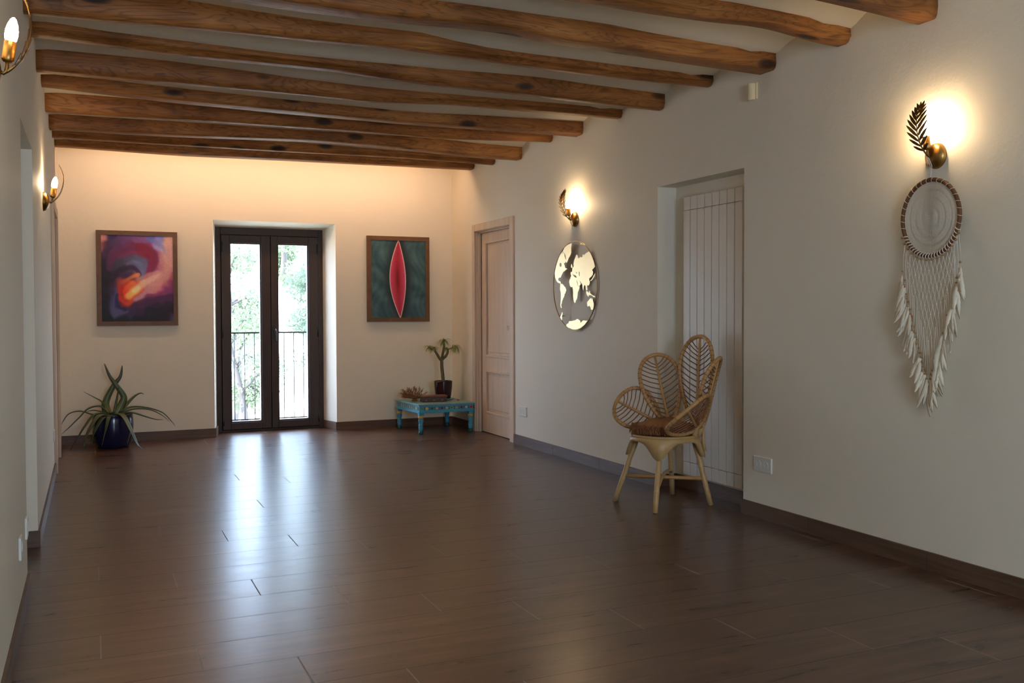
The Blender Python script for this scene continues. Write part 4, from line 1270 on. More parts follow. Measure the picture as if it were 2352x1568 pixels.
STROKES = [
 ([(300, 640), (330, 530), (420, 430), (560, 370), (720, 335), (860, 380), (925, 470), (915, 570), (865, 660)], (80, 38, 60), (125, 36, 55), 46),
 ([(700, 330), (820, 380), (880, 450), (885, 540), (850, 640), (800, 730)], (120, 22, 38), (135, 45, 70), 34),
 ([(260, 400), (330, 300), (480, 240), (640, 225), (800, 250)], (52, 34, 52), (118, 74, 102), 40),
 ([(860, 235), (960, 290), (1060, 360), (1130, 450)], (92, 95, 135), (170, 150, 150), 34),
 ([(380, 640), (450, 560), (560, 500), (660, 490), (740, 520), (785, 590), (765, 670), (738, 745)], (52, 52, 56), (112, 116, 128), 40),
 ([(330, 800), (400, 700), (520, 640), (620, 635), (680, 670), (700, 715)], (34, 26, 34), (58, 34, 58), 32),
 ([(1110, 300), (1140, 450), (1120, 620), (1040, 760), (900, 870), (770, 930)], (205, 155, 120), (200, 130, 105), 66),
 ([(425, 930), (450, 860), (520, 805), (600, 765), (690, 722)], (150, 40, 26), (238, 150, 72), 26),
 ([(430, 930), (425, 1010), (460, 1080), (530, 1120), (600, 1095), (680, 1020), (745, 930)], (188, 34, 18), (215, 96, 50), 30),
 ([(500, 960), (540, 900), (620, 850)], (222, 70, 30), (230, 120, 50), 34),
 ([(560, 1010), (630, 955), (710, 890), (810, 820), (930, 745)], (250, 190, 80), (224, 178, 140), 44),
 ([(620, 960), (690, 900)], (252, 222, 120), (245, 215, 140), 26),
 ([(690, 790), (760, 770), (850, 720), (960, 690)], (190, 120, 90), (205, 140, 112), 26),
 ([(390, 930), (378, 1010), (345, 1120), (340, 1190), (380, 1245), (450, 1262), (540, 1235)], (76, 72, 92), (78, 74, 92), 15),
 ([(400, 1010), (390, 1100), (420, 1180), (500, 1200)], (36, 32, 74), (34, 26, 52), 22),
 ([(1185, 890), (1090, 955), (960, 1005), (820, 1030)], (128, 50, 88), (132, 58, 76), 30),
 ([(650, 1075), (730, 1010), (840, 955), (980, 920)], (170, 140, 140), (205, 128, 106), 26),
 ([(1180, 1030), (1000, 1060), (820, 1080), (680, 1130), (600, 1190)], (72, 36, 58), (64, 34, 56), 40),
]
import numpy as np
def catmull(pts, n=8):
    P = [np.array(p, float) for p in pts]; out = []
    for i in range(len(P) - 1):
        p0, p1, p2, p3 = P[max(0, i - 1)], P[i], P[i + 1], P[min(len(P) - 1, i + 2)]
        for k in range(n):
            t = k / n
            out.append(0.5 * ((2 * p1) + (p2 - p0) * t + (2 * p0 - 5 * p1 + 4 * p2 - p3) * t * t + (-p0 + 3 * p1 - 3 * p2 + p3) * t ** 3))
    out.append(P[-1])
    return np.array(out)
def swirl_grid(nx, nz):
    U, V = np.meshgrid(np.linspace(0, 1, nx + 1), np.linspace(0, 1, nz + 1))
    du = U + 0.010 * np.sin(V * 23 + U * 9); dv = V + 0.009 * np.sin(U * 21 - V * 7)
    acc = np.zeros(U.shape + (3,)); sw = np.zeros(U.shape)
    for cu, cv, c in CP:
        d2 = (du - cu) ** 2 + ((dv - cv) * 1.19) ** 2
        w = np.exp(-d2 / 0.0023) + 1e-7 / (d2 + 0.001)
        sw += w; acc += w[..., None] * np.array(c)
    img = acc / sw[..., None]
    X = 187 + 993 * U + 5 * np.sin(V * 37); Yp = 187 + 1186 * V + 5 * np.sin(U * 33)
    for pts, c0, c1, wd in STROKES:
        q = catmull(pts); n = len(q)
        best = np.full(U.shape, 1e9); tt = np.zeros(U.shape)
        for i, (x, y) in enumerate(q):
            d = (X - x) ** 2 + (Yp - y) ** 2
            m = d < best
            best = np.where(m, d, best); tt = np.where(m, i / (n - 1), tt)
        a = 0.82 * np.exp(-(best / (1.08 * wd) ** 2) ** 2.0)
        col = np.array(c0) + tt[..., None] * (np.array(c1) - np.array(c0))
        img = img * (1 - a[..., None]) + col * a[..., None]
    img = np.clip(img, 0, 255)
    return img
_sg = swirl_grid(220, 264)
def swirl(u, v):
    return _sg[int(round(v * 264)), int(round(u * 220))]
painting('framed swirling purple and orange abstract painting above the aloe', 0.403, 1.083, 1.964, 0.716, 0.041, swirl, 220, 264, (1.40, 1.50, 2.5))
def vesica(u, v):
    nz = 0.5 + 0.25 * sin(u * 31 + 5 * sin(v * 9)) * sin(v * 14 + 3 * sin(u * 11)) + 0.25 * sin(u * 13 - v * 17 + 2 * sin(v * 6))
    nz = min(1, max(0, nz))
    # almond outline: tips (0.49,0) and (0.53,1)
    cx = 0.485 + 0.04 * v ** 2 + 0.004
    cx = 0.497 - 0.05 * sin(pi * v) * 0.6 + 0.03 * v
    s = max(0.0, sin(pi * min(1, max(0, (v + 0.012) / 1.024)))) ** 0.92
    hw = 0.148 * s + 0.004
    d = abs(u - cx) / hw
    def mixv(p, q, t): return [p[i] + (q[i] - p[i]) * t for i in range(3)]
    def step(a, c, x):
        t = min(1, max(0, (x - a) / (c - a))); return t * t * (3 - 2 * t)
    dd = abs(u - cx) - hw          # signed distance to the outline in picture widths
    t = min(1.0, d)
    core = math.exp(-((u - cx) / 0.035) ** 2 - ((v - 0.5) / 0.17) ** 2)
    c = mixv((165, 28, 45), (215, 80, 110), t ** 1.8)
    c = mixv(c, (120, 8, 14), core)
    c = mixv(c, (210, 172, 135), step(-0.020, -0.012, dd))
    g = math.exp(-(max(0, dd) / 0.10) ** 2)
    a = [30 + 42 * nz, 62 + 36 * nz, 62 + 26 * nz]
    bgc = mixv(a, (24, 33, 32), g * (0.95 if u > cx else 0.8))
    return mixv(c, bgc, step(-0.004, 0.004, dd))
painting('framed painting of a pink almond shape on dark teal', 2.974, 1.103, 1.990, 0.683, 0.043, vesica, 260, 330, (1.25, 1.45, 2.0))

# ================================================================== ALOE IN A BLUE POT
al = thing('aloe_plant', 'large aloe with arching leaves in a dark blue glazed pot', 'plant', (0.165, 9.95, 0), 0)
b = MB()
b.lathe([(0.10, 0.0), (0.128, 0.004), (0.150, 0.05), (0.172, 0.14), (0.176, 0.20), (0.172, 0.26), (0.168, 0.290), (0.172, 0.297), (0.166, 0.300), (0.158, 0.294), (0.156, 0.268)], 40)
b.build('pot', M_NAVY, al)
b = MB(); b.lathe([(0.158, 0.262), (0.08, 0.274), (0.001, 0.278)], 28)
b.build('soil', M_SOIL, al)
def aloe_leaf(pts, w0, th0=0.35, curl=0.35, face=None):
    """thick channelled succulent leaf along a path"""
    P = [Vector(p) for p in pts]
    # resample with Catmull-Rom
    Q = []
    for i in range(len(P) - 1):
        p0 = P[max(0, i - 1)]; p1 = P[i]; p2 = P[i + 1]; p3 = P[min(len(P) - 1, i + 2)]
        for k in range(6):
            t = k / 6
            Q.append(0.5 * ((2 * p1) + (p2 - p0) * t + (2 * p0 - 5 * p1 + 4 * p2 - p3) * t * t + (-p0 + 3 * p1 - 3 * p2 + p3) * t ** 3))
    Q.append(P[-1])
    n = len(Q); vs = []; fs = []; al_ = []
    for i, p in enumerate(Q):
        t = i / (n - 1)
        tan_ = (Q[min(n - 1, i + 1)] - Q[max(0, i - 1)]).normalized()
        up = Vector(face) if face else Vector((0, 0, 1))
        sd = tan_.cross(up)
        if sd.length < 0.05: sd = tan_.cross(Vector((0, 1, 0)))
        sd.normalize()
        nn = sd.cross(tan_).normalized()
        w = 1.25 * w0 * (1 - t) ** 0.7 * (1.0 if t > 0.08 else 0.8 + 2.5 * t) + 0.0012
        h = w * th0
        for (a, c) in ((-1, 0.35), (-0.5, curl * 0.15), (0, -0.05), (0.5, curl * 0.15), (1, 0.35), (0.6, -0.85), (0, -1.25), (-0.6, -0.85)):
            vs.append(p + sd * (a * w) + nn * (c * h)); al_.append(t)
    for i in range(n - 1):
        for k in range(8):
            l = (k + 1) % 8
            fs.append((i * 8 + k, i * 8 + l, (i + 1) * 8 + l, (i + 1) * 8 + k))
    fs.append(tuple(range(8))[::-1]); fs.append(tuple(range((n - 1) * 8, n * 8)))
    o = MB().add(vs, fs, True).build('leaf', M_ALOE, al)
    at = o.data.attributes.new('along', 'FLOAT', 'POINT')
    for i, v in enumerate(al_): at.data[i].value = v
    return o
# room coordinates relative to the pot centre (x, y, z); -y is towards the camera
aloe_leaf([(0.03, 0.02, 0.29), (0.076, 0.03, 0.38), (0.094, 0.03, 0.45), (0.035, 0.03, 0.55), (-0.022, 0.03, 0.64), (-0.065, 0.03, 0.754)], 0.030, face=(0, 1, 0.1))
aloe_leaf([(-0.04, 0.05, 0.29), (-0.059, 0.07, 0.37), (-0.042, 0.08, 0.44), (0.014, 0.08, 0.55), (0.070, 0.08, 0.63), (0.087, 0.08, 0.73)], 0.031, face=(0, 1, 0.1))
aloe_leaf([(0.01, 0.02, 0.29), (0.03, 0.02, 0.40), (0.055, 0.02, 0.545)], 0.012, face=(0, 1, 0.1))
aloe_leaf([(-0.03, 0.02, 0.30), (-0.08, 0.04, 0.40), (-0.15, 0.06, 0.45), (-0.242, 0.07, 0.503)], 0.018)
aloe_leaf([(0.05, 0.02, 0.29), (0.12, 0.05, 0.38), (0.19, 0.07, 0.45), (0.24, 0.08, 0.475), (0.27, 0.08, 0.462)], 0.030)
aloe_leaf([(0.05, 0.0, 0.32), (0.16, 0.0, 0.36), (0.29, 0.0, 0.348), (0.42, -0.02, 0.30), (0.50, -0.03, 0.215), (0.53, -0.03, 0.17)], 0.023)
aloe_leaf([(0.05, 0.05, 0.30), (0.18, 0.06, 0.335), (0.31, 0.06, 0.325), (0.42, 0.05, 0.27), (0.49, 0.04, 0.20)], 0.021)
aloe_leaf([(0.05, -0.03, 0.30), (0.15, -0.05, 0.315), (0.27, -0.07, 0.275), (0.36, -0.08, 0.245), (0.425, -0.08, 0.24)], 0.022)
aloe_leaf([(-0.03, 0.0, 0.31), (-0.10, 0.0, 0.375), (-0.20, -0.01, 0.36), (-0.28, -0.02, 0.28), (-0.37, -0.03, 0.19), (-0.425, -0.03, 0.14)], 0.024)
aloe_leaf([(-0.05, 0.03, 0.30), (-0.16, 0.04, 0.30), (-0.27, 0.04, 0.335), (-0.36, 0.03, 0.315), (-0.41, 0.02, 0.25), (-0.432, 0.02, 0.21)], 0.020)
aloe_leaf([(-0.06, 0.06, 0.31), (-0.16, 0.07, 0.335), (-0.23, 0.08, 0.315)], 0.018)
aloe_leaf([(-0.05, -0.03, 0.31), (-0.15, -0.08, 0.31), (-0.24, -0.12, 0.20), (-0.31, -0.15, 0.08), (-0.355, -0.17, 0.012)], 0.022)
aloe_leaf([(-0.04, -0.06, 0.30), (-0.12, -0.16, 0.30), (-0.19, -0.22, 0.20), (-0.235, -0.25, 0.10), (-0.235, -0.26, 0.02)], 0.026)
aloe_leaf([(-0.03, -0.06, 0.30), (-0.09, -0.17, 0.28), (-0.15, -0.22, 0.18), (-0.175, -0.23, 0.10), (-0.17, -0.235, 0.035)], 0.022)
aloe_leaf([(0.0, -0.08, 0.30), (-0.035, -0.18, 0.29), (-0.06, -0.225, 0.20), (-0.085, -0.235, 0.10), (-0.10, -0.24, 0.03)], 0.018)
aloe_leaf([(0.02, -0.08, 0.31), (0.08, -0.19, 0.30), (0.145, -0.27, 0.17), (0.19, -0.31, 0.06), (0.235, -0.34, 0.012)], 0.026)
aloe_leaf([(0.0, -0.04, 0.30), (-0.01, -0.10, 0.33), (-0.02, -0.14, 0.32)], 0.022)

# ================================================================== LOW PAINTED TABLE
TZ = 0.297
tb = thing('low_table', 'low turquoise painted table with flower border in the corner', 'table', (2.957, 9.755, 0), DEL)
TW, TD = 0.605, 0.68
b = MB(); b.rbox(0, TW, 0, TD, TZ - 0.014, TZ, 0.004)
b.build('table_top', M_TEALTOP, tb)
b = MB()
b.bx(0.012, TW - 0.012, 0.012, 0.032, TZ - 0.075, TZ - 0.014); b.bx(0.012, TW - 0.012, TD - 0.032, TD - 0.012, TZ - 0.075, TZ - 0.014)
b.bx(0.012, 0.032, 0.032, TD - 0.032, TZ - 0.075, TZ - 0.014); b.bx(TW - 0.032, TW - 0.012, 0.032, TD - 0.032, TZ - 0.075, TZ - 0.014)
for (x0, x1, y0, y1) in ((0, TW, 0, 0.02), (0, TW, TD - 0.02, TD), (0, 0.02, 0.02, TD - 0.02), (TW - 0.02, TW, 0.02, TD - 0.02)):
    b.rbox(x0, x1, y0, y1, TZ - 0.088, TZ - 0.074, 0.003)
apron = b.build('apron', M_TEAL, tb)
# painted flowers on the front and left faces
vs = []; fs = []; cs = []
def petal_disc(P, cx, cz, r, col, n=10, lobes=0):
    k = len(vs)
    vs.append(P(cx, cz)); cs.append(col)
    m = n if not lobes else lobes * 6
    for i in range(m):
        a = 2 * pi * i / m
        rr = r * (1 if not lobes else 0.78 + 0.22 * cos(lobes * a))
        vs.append(P(cx + rr * cos(a), cz + rr * sin(a))); cs.append(col)
    for i in range(m): fs.append((k, k + 1 + i, k + 1 + (i + 1) % m))
FL = [((120, 170, 60), 5), ((225, 190, 90), 6), ((50, 95, 60), 6), ((225, 110, 90), 5), ((150, 20, 40), 6), ((235, 170, 90), 5), ((130, 175, 60), 6), ((215, 100, 100), 5), ((160, 25, 45), 6), ((230, 200, 120), 5), ((205, 70, 55), 6)]
def band(P, ln, n, off):
    for i in range(n):
        col, lb = FL[(i + off) % len(FL)]
        cx = ln * (i + 0.5) / n
        r = 0.0195 if lb == 6 else 0.0145
        petal_disc(P(0.0), cx, 0, r, col, lobes=lb)
        petal_disc(P(0.0006), cx, 0, r * 0.35, (235, 190, 60) if i % 2 else (60, 30, 40))
        for s in (-1, 1):
            petal_disc(P(0.0), cx + ln / n * 0.5, 0.008 * s * (-1) ** i, 0.0075, (25, 40, 75) if s > 0 else (30, 70, 60), lobes=2)
zc = TZ - 0.0445
band(lambda e: (lambda x, z: (0.012 + x, 0.0112 - e, zc + z)), TW - 0.024, 11, 0)
band(lambda e: (lambda x, z: (0.0112 - e, TD - 0.012 - x, zc + z)), TD - 0.024, 11, 3)
o = MB().add(vs, fs).build('flower_border', M_FLOWER, apron, fix=False)
at = o.data.color_attributes.new('paint', 'FLOAT_COLOR', 'POINT')
for i, c in enumerate(cs):
    at.data[i].color = (*srgb(c), 1)
for (x, y) in ((0.036, 0.036), (TW - 0.036, 0.036), (0.036, TD - 0.036), (TW - 0.036, TD - 0.036)):
    b = MB()
    b.rbox(x - 0.026, x + 0.026, y - 0.026, y + 0.026, 0.182, TZ - 0.0885, 0.004)
    b.lathe([(0.018, 0.03), (0.021, 0.045), (0.024, 0.075), (0.021, 0.082), (0.026, 0.088), (0.021, 0.094), (0.019, 0.105), (0.026, 0.128), (0.027, 0.138), (0.022, 0.152), (0.024, 0.158), (0.024, 0.183)], 20, (x, y, 0))
    lg = b.build('leg', M_TEAL, tb)
    b = MB(); b.lathe([(0.0262, 0.157), (0.0275, 0.160), (0.0275, 0.178), (0.0262, 0.181)], 20, (x, y, 0)); b.build('yellow_band', M_YELLOW, lg)
    b = MB(); b.lathe([(0.0235, 0.0), (0.0245, 0.003), (0.0245, 0.022), (0.021, 0.033)], 20, (x, y, 0)); b.build('foot', M_DGREEN, lg)

# things on the table
def on_table(x, y, z=TZ): return (x, y, z)
sa = MB().lathe([(0.06, 0.0), (0.075, 0.002), (0.108, 0.012), (0.114, 0.018), (0.110, 0.0185), (0.072, 0.007), (0.001, 0.006)], 32).build('saucer', M_SAUCER)
sa.location = on_table(3.356, 10.20)
tag(sa, 'grey-green plant saucer under the dark plum pot', 'saucer')
pl = thing('potted_plant', 'branching succulent with drooping narrow leaf tufts in a dark plum pot', 'plant', (3.356, 10.20, TZ + 0.0075), 0)
b = MB()
b.lathe([(0.060, 0.0), (0.074, 0.003), (0.082, 0.04), (0.091, 0.12), (0.0945, 0.176), (0.0945, 0.188), (0.0885, 0.190), (0.0865, 0.165)], 36)
b.build('pot', M_PLUM, pl)
b = MB(); b.lathe([(0.087, 0.162), (0.04, 0.172), (0.001, 0.174)], 24); b.build('soil', M_SOIL, pl)
b = MB()
b.tube([(0.0, 0, 0.16), (-0.001, 0, 0.20), (-0.006, 0, 0.26), (-0.014, 0, 0.33), (-0.015, 0, 0.39), (-0.012, 0, 0.415)], [0.020, 0.019, 0.0185, 0.018, 0.0175, 0.017], 10)
b.tube([(-0.012, 0, 0.39), (-0.045, -0.005, 0.43), (-0.080, -0.01, 0.485), (-0.100, -0.01, 0.525)], [0.016, 0.015, 0.013, 0.012], 9)
b.tube([(-0.095, -0.01, 0.512), (-0.125, -0.01, 0.515), (-0.155, -0.01, 0.535)], [0.011, 0.0095, 0.009], 8)
b.tube([(-0.012, 0, 0.40), (-0.002, 0.01, 0.45), (0.008, 0.012, 0.50), (0.016, 0.012, 0.55)], [0.016, 0.014, 0.0125, 0.011], 9)
b.tube([(-0.008, 0, 0.41), (0.025, -0.01, 0.44), (0.045, -0.012, 0.475), (0.048, -0.012, 0.52)], [0.014, 0.015, 0.0135, 0.009], 9)
b.tube([(0.046, -0.012, 0.51), (0.085, -0.014, 0.525), (0.125, -0.015, 0.545)], [0.006, 0.0045, 0.0045], 6)
b.build('stem', M_STEM, pl)
def tuft(c, n, ln, spread, droop, seed):
    R = random.Random(seed); vs = []; fs = []
    for i in range(n):
        a = R.random() * 2 * pi; el = R.uniform(-0.1, 1.2)
        l = ln * R.uniform(0.7, 1.15); w = 0.0034
        d = Vector((cos(a) * cos(el), sin(a) * cos(el), sin(el)))
        s = Vector((-sin(a), cos(a), 0))
        p = Vector(c); k = len(vs)
        m = 6
        for j in range(m + 1):
            ww = w * (1 - (j / m) ** 2 * 0.9)
            vs += [p - s * ww, p + Vector((0, 0, -0.0008)), p + s * ww]
            d = (d + Vector((0, 0, -droop))).normalized()
            p = p + d * (l / m) * (spread if j < 2 else 1)
        for j in range(m):
            for q in range(2):
                fs.append((k + j * 3 + q, k + j * 3 + q + 1, k + (j + 1) * 3 + q + 1, k + (j + 1) * 3 + q))
    return MB().add(vs, fs, True)
for c, n, ln, dp, sd in (((-0.15, -0.01, 0.535), 60, 0.085, 0.36, 1), ((-0.10, -0.005, 0.53), 46, 0.080, 0.36, 2), ((0.018, 0.012, 0.60), 70, 0.105, 0.34, 3), ((0.030, 0.0, 0.53), 30, 0.07, 0.5, 6), ((0.128, -0.015, 0.548), 56, 0.130, 0.60, 4)):
    tuft(c, n, ln, 0.8, dp, sd).build('leaf_tuft', M_PLEAF, pl, fix=False)
b = MB(); b.tube([(0.016, 0.012, 0.545), (0.018, 0.012, 0.60)], [0.010, 0.006], 8)
b.build('stem_tip', M_STEM, pl)

bxt = thing('wooden_box', 'small dark wooden box with brass studs on the turquoise table', 'box', (3.065, 9.985, TZ), radians(-3))
b = MB(); b.rbox(0, 0.255, 0, 0.10, 0, 0.050, 0.003); b.build('body', M_BOXW, bxt)
b = MB(); b.rbox(-0.003, 0.258, -0.003, 0.103, 0.051, 0.068, 0.004); b.build('lid', M_BOXTOP, bxt)
for x in (0.036, 0.119, 0.202):
    b = MB(); b.rbox(x - 0.008, x + 0.014, -0.003, 0.0, 0.014, 0.024, 0.001); b.build('stud', M_BRASS, bxt)

R = random.Random(4)
b = MB()
def branch(p, d, l, r, depth):
    q = p + d * l
    mid = p.lerp(q, 0.5) + Vector((R.gauss(0, 1), R.gauss(0, 1), R.gauss(0, 1))) * l * 0.06
    b.tube([p, mid, q], [r, r * 0.9, r * 0.75], 5)
    if depth:
        for i in range(2 if depth < 3 else 3):
            dd = (d + Vector((R.gauss(0, 0.33), R.gauss(0, 0.33), R.gauss(0, 0.25)))).normalized()
            branch(q, dd, l * R.uniform(0.6, 0.85), r * 0.75, depth - 1)
for i in range(56):
    a = R.random() * 2 * pi; el = math.asin(R.uniform(-0.05, 1.0))
    branch(Vector((0.022 * cos(a), 0.022 * sin(a), 0.026)), Vector((cos(a) * cos(el), sin(a) * cos(el), sin(el))), R.uniform(0.050, 0.062), 0.0038, 2)
b.lathe([(0.034, 0.0), (0.028, 0.010), (0.024, 0.026), (0.010, 0.032)], 10)
o = b.build('dried_coral', M_CORAL); o.location = on_table(3.045, 10.19)
tag(o, 'bushy brown dried coral behind the wooden box', 'ornament')
b = MB(); b.ball((0, 0, 0.007), (0.015, 0.011, 0.007), 10, 6)
o = b.build('pebble', M_RED); o.location = on_table(3.47, 10.06)
tag(o, 'small red pebble on the turquoise table right of the pot', 'pebble')

# ================================================================== RATTAN CHAIR
CH0 = Vector((3.318, 5.655, 0)); CHR = 0.117
ch = thing('rattan_chair', 'rattan armchair with five leaf-shaped back petals, in front of the radiator', 'chair', CH0, CHR)
def cl(x, y, z=0.0):   # room point to chair coordinates
    dx, dy = x - CH0.x, y - CH0.y
    c, s = cos(-CHR), sin(-CHR)
    return Vector((dx * c - dy * s, dx * s + dy * c, z))
feet = {'A': cl(3.064, 5.845), 'B': cl(3.092, 5.385), 'C': cl(3.545, 5.487), 'D': cl(3.527, 5.915)}
SR, SZ = 0.212, 0.432
legs = {}
for k, ft in feet.items():
    a = atan2(ft.y, ft.x)
    top = Vector((0.178 * cos(a), 0.178 * sin(a), 0.400))
    legs[k] = (ft, top, a)
    b = MB()
    kn = ft.lerp(top, 0.72) + Vector((cos(a), sin(a), 0)) * 0.004
    pts = [ft, ft.lerp(top, 0.25), ft.lerp(top, 0.5), kn, ft.lerp(top, 0.9), top]
    b.tube(pts, [0.0165, 0.0165, 0.0165, 0.0172, 0.017, 0.016], 12)
    for t in (0.30, 0.60):   # cane nodes
        p = ft.lerp(top, t)
        d = (top - ft).normalized() * 0.004
        b.tube([p - d * 1.4, p - d * 0.5, p + d * 0.5, p + d * 1.4], [0.0165, 0.0181, 0.0181, 0.0165], 12, caps=False)
    b.build('leg', M_RATTANL, ch)
# wrapped apron with arches between the legs
b = MB(); N = 120; vs = []; fs = []
angs = [legs[k][2] for k in legs]
for i in range(N):
    a = 2 * pi * i / N
    da = min(abs((a - q + pi) % (2 * pi) - pi) for q in angs)
    drop = 0.030 + 0.105 * math.exp(-(da / 0.30) ** 2)
    for (r, z) in ((SR - 0.004, SZ - 0.004), (SR + 0.001 + 0.0012 * (i % 2), SZ - 0.012), (SR + 0.006 + 0.0012 * (i % 2) + drop * 0.22, SZ - drop), (SR - 0.024 + drop * 0.22, SZ - drop), (SR - 0.028, SZ - 0.006)):
        vs.append((r * cos(a), r * sin(a), z))
for i in range(N):
    j = (i + 1) % N
    for k in range(5):
        l = (k + 1) % 5
        fs.append((i * 5 + k, i * 5 + l, j * 5 + l, j * 5 + k))
b.add(vs, fs, True); b.build('apron', M_RATTANL, ch)
b = MB()
b.lathe([(0.001, SZ - 0.016), (SR - 0.02, SZ - 0.016), (SR - 0.004, SZ - 0.012), (SR + 0.004, SZ - 0.002), (SR + 0.002, SZ + 0.006), (SR - 0.012, SZ + 0.008), (SR - 0.03, SZ + 0.002), (0.001, SZ + 0.001)], 56)
b.build('seat', M_RATTANL, ch)
# crossed stretchers
pA, pC = legs['A'][0].lerp(legs['A'][1], 0.41), legs['C'][0].lerp(legs['C'][1], 0.41)
b = MB(); b.tube([pA, pA.lerp(pC, 0.5), pC], 0.0118, 10); b.build('stretcher', M_RATTAN, ch)
pB, pD = legs['B'][0].lerp(legs['B'][1], 0.33), legs['D'][0].lerp(legs['D'][1], 0.40)
pm = pB.lerp(pD, 0.5); pm.z = pA.z + 0.026
b = MB(); b.tube([pB, pB.lerp(pD, 0.25) + Vector((0, 0, 0.035)), pm, pB.lerp(pD, 0.78) + Vector((0, 0, 0.03)), pD], 0.0125, 10, flat=0.8, flatdir=(0, 0, 1)); b.build('stretcher', M_RATTANL, ch)
# petals
PC = cl(3.352, 5.646)
def petal(az, dax, e, L, w, r0=0.184, z0=0.495, nsp=13):
    base = PC + Vector((r0 * cos(az), r0 * sin(az), z0))
    ax = az + dax
    A = Vector((cos(ax) * cos(e), sin(ax) * cos(e), sin(e)))
    T = Vector((-sin(az), cos(az), 0)); T = (T - A * A.dot(T)).normalized()
    Nn = A.cross(T).normalized()
    out = Vector((cos(az), sin(az), 0))
    if Nn.dot(out) < 0: Nn = -Nn
    def pt(t, hw, o=0.0):   # t along the axis, hw in half widths; petals are slightly cupped
        return base + A * (t * L) + T * (hw * w / 2) + Nn * (o - 0.022 * hw * hw + 0.018)
    def out_uv(u):
        return 0.5 - 0.5 * cos(u), sin(u) * (1 - 0.3 * cos(u))
    b = MB()
    rim = [pt(*out_uv(2 * pi * i / 56)) for i in range(56)]
    b.tube(rim, 0.0128, 10, closed=True, flat=1.0)
    # bindings that hold the spokes
    ks = []
    us = [0.55 + (2.72 - 0.55) * i / (nsp - 1) for i in range(nsp)]
    nrim = len(b.f)
    for u in us:
        for uu in (u, 2 * pi - u):
            b.tube([pt(*out_uv(uu - 0.013)), pt(*out_uv(uu + 0.013))], 0.0134, 10, caps=False)
    p = b.build('petal', M_RATTAN, ch)
    p.data.materials.append(M_BINDING)
    for i in range(nrim, len(b.f)): p.data.polygons[i].material_index = 1
    m = MB()
    m.tube([pt(0.03, 0), pt(0.3, 0), pt(0.6, 0), pt(0.985, 0)], [0.011, 0.0105, 0.0095, 0.0075], 8)
    m.build('midrib', M_RATTAN, p)
    s = MB()
    for u in us:
        t1, h1 = out_uv(u)
        t0 = max(0.05, t1 - 0.10 - 0.03 * h1)
        for sg in (-1, 1):
            a = pt(t0, 0); c = pt(t1, sg * h1)
            mdl = a.lerp(c, 0.5) + A * (-0.006)
            s.tube([a, mdl, c], 0.0034, 5)
    s.build('spokes', M_SPOKE, p)
    # foot that ties the petal to the seat ring
    f = MB()
    foot = Vector((SR * 0.93 * cos(az), SR * 0.93 * sin(az), SZ + 0.004)) + Vector((PC.x, PC.y, 0)) * 0.55
    f.tube([pt(0.1, 0), pt(0.02, 0), foot.lerp(pt(0.02, 0), 0.4), foot], [0.012, 0.017, 0.018, 0.016], 9)
    f.build('petal_support', M_RATTANL, p)
petal(0.0, 0.0, 1.515, 0.548, 0.312, nsp=17)
for sg in (1, -1):
    petal(sg * 0.985, sg * 0.571, 1.221, 0.453, 0.245, nsp=15)
    petal(sg * 1.301, sg * 1.145, 0.470, 0.305, 0.315, nsp=12)
# outside braces of the back
for sg in (-1, 1):
    a = sg * 0.75
    b = MB()
    b.tube([PC + Vector((0.205 * cos(a), 0.205 * sin(a), 0.56)), PC + Vector((0.20 * cos(a), 0.20 * sin(a), 0.46)), Vector((0.235 * cos(a), 0.235 * sin(a), 0.385)), Vector((0.245 * cos(a), 0.245 * sin(a), 0.335))], 0.013, 9, flat=0.7)
    b.build('back_brace', M_RATTANL, ch)

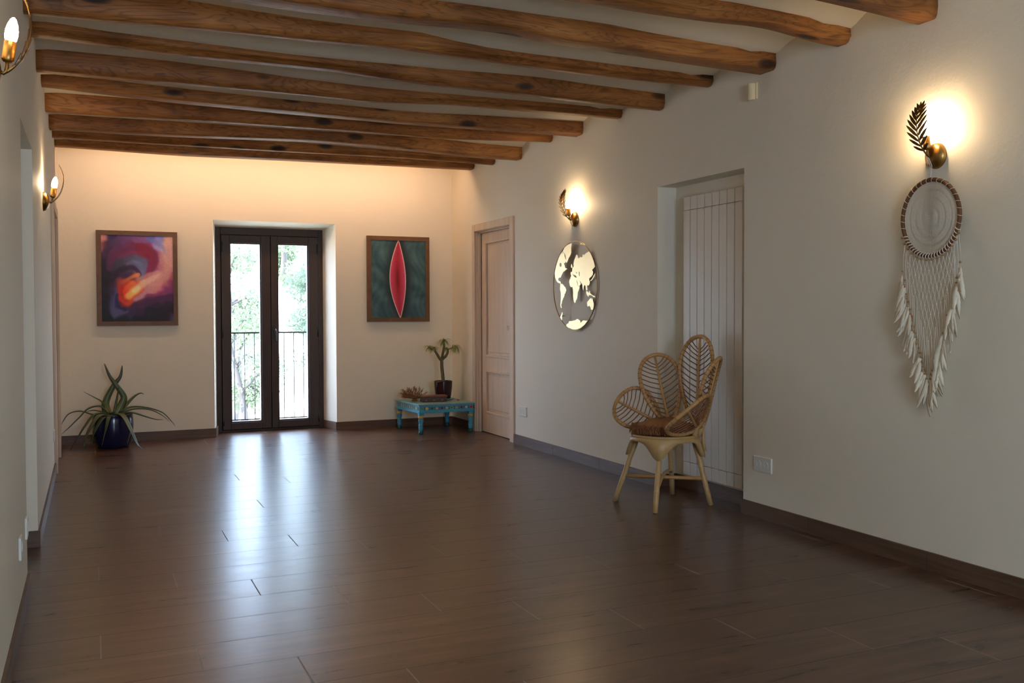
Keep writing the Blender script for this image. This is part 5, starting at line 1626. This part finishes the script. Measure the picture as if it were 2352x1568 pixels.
# cushion lying on the seat
cu = thing('seat_cushion', 'round brown fringed cushion on the rattan chair', 'cushion', (CH0.x - 0.012, CH0.y - 0.004, SZ + 0.0085), 0.3)
R = random.Random(9)
b = MB(); vs = []; fs = []
n, prof = 48, [(0.001, 0.004), (0.10, 0.0), (0.168, 0.004), (0.190, 0.022), (0.192, 0.042), (0.176, 0.062), (0.13, 0.078), (0.07, 0.086), (0.001, 0.088)]
for r, z in prof:
    for k in range(n):
        a = 2 * pi * k / n
        rr = r * (1 + 0.035 * sin(3 * a + 1) + 0.02 * sin(7 * a))
        zz = z * (1 + 0.08 * sin(2 * a + 0.7) + 0.04 * sin(5 * a)) + (0.003 * R.gauss(0, 1) if z > 0.03 else 0)
        vs.append((rr * cos(a), rr * sin(a), max(0.0, zz)))
for i in range(len(prof) - 1):
    for k in range(n):
        l = (k + 1) % n
        fs.append((i * n + k, i * n + l, (i + 1) * n + l, (i + 1) * n + k))
b.add(vs, fs, True); b.build('cushion_body', M_CUSH, cu)
b = MB()
for k in range(520):
    a = 2 * pi * k / 520 + R.uniform(-0.03, 0.03)
    z0 = 0.05 + R.uniform(-0.022, 0.014)
    r0 = 0.190 * (1 + 0.035 * sin(3 * a + 1))
    l = R.uniform(0.025, 0.06)
    o = R.uniform(0.008, 0.024)
    b.tube([(r0 * cos(a), r0 * sin(a), z0), ((r0 + o) * cos(a), (r0 + o) * sin(a), z0 - l * 0.35), ((r0 + o * 0.9) * cos(a + 0.04), (r0 + o * 0.9) * sin(a + 0.04), max(0.003, z0 - l))], [0.0022, 0.0026, 0.0016], 4)
for k in range(16):   # loose tassel on the front left corner
    a = 2.55 + R.uniform(-0.12, 0.12)
    r0 = 0.19
    zz = 0.04 + R.uniform(0, 0.02)
    b.tube([(r0 * cos(a), r0 * sin(a), zz), ((r0 + 0.03) * cos(a), (r0 + 0.03) * sin(a), zz + R.uniform(-0.02, 0.02)), ((r0 + 0.04) * cos(a + R.uniform(-.1, .1)), (r0 + 0.04) * sin(a), zz - R.uniform(0.02, 0.06))], 0.0028, 4)
b.build('fringe', M_CUSHL, cu)
cu.scale = (0.90, 0.90, 1.0)
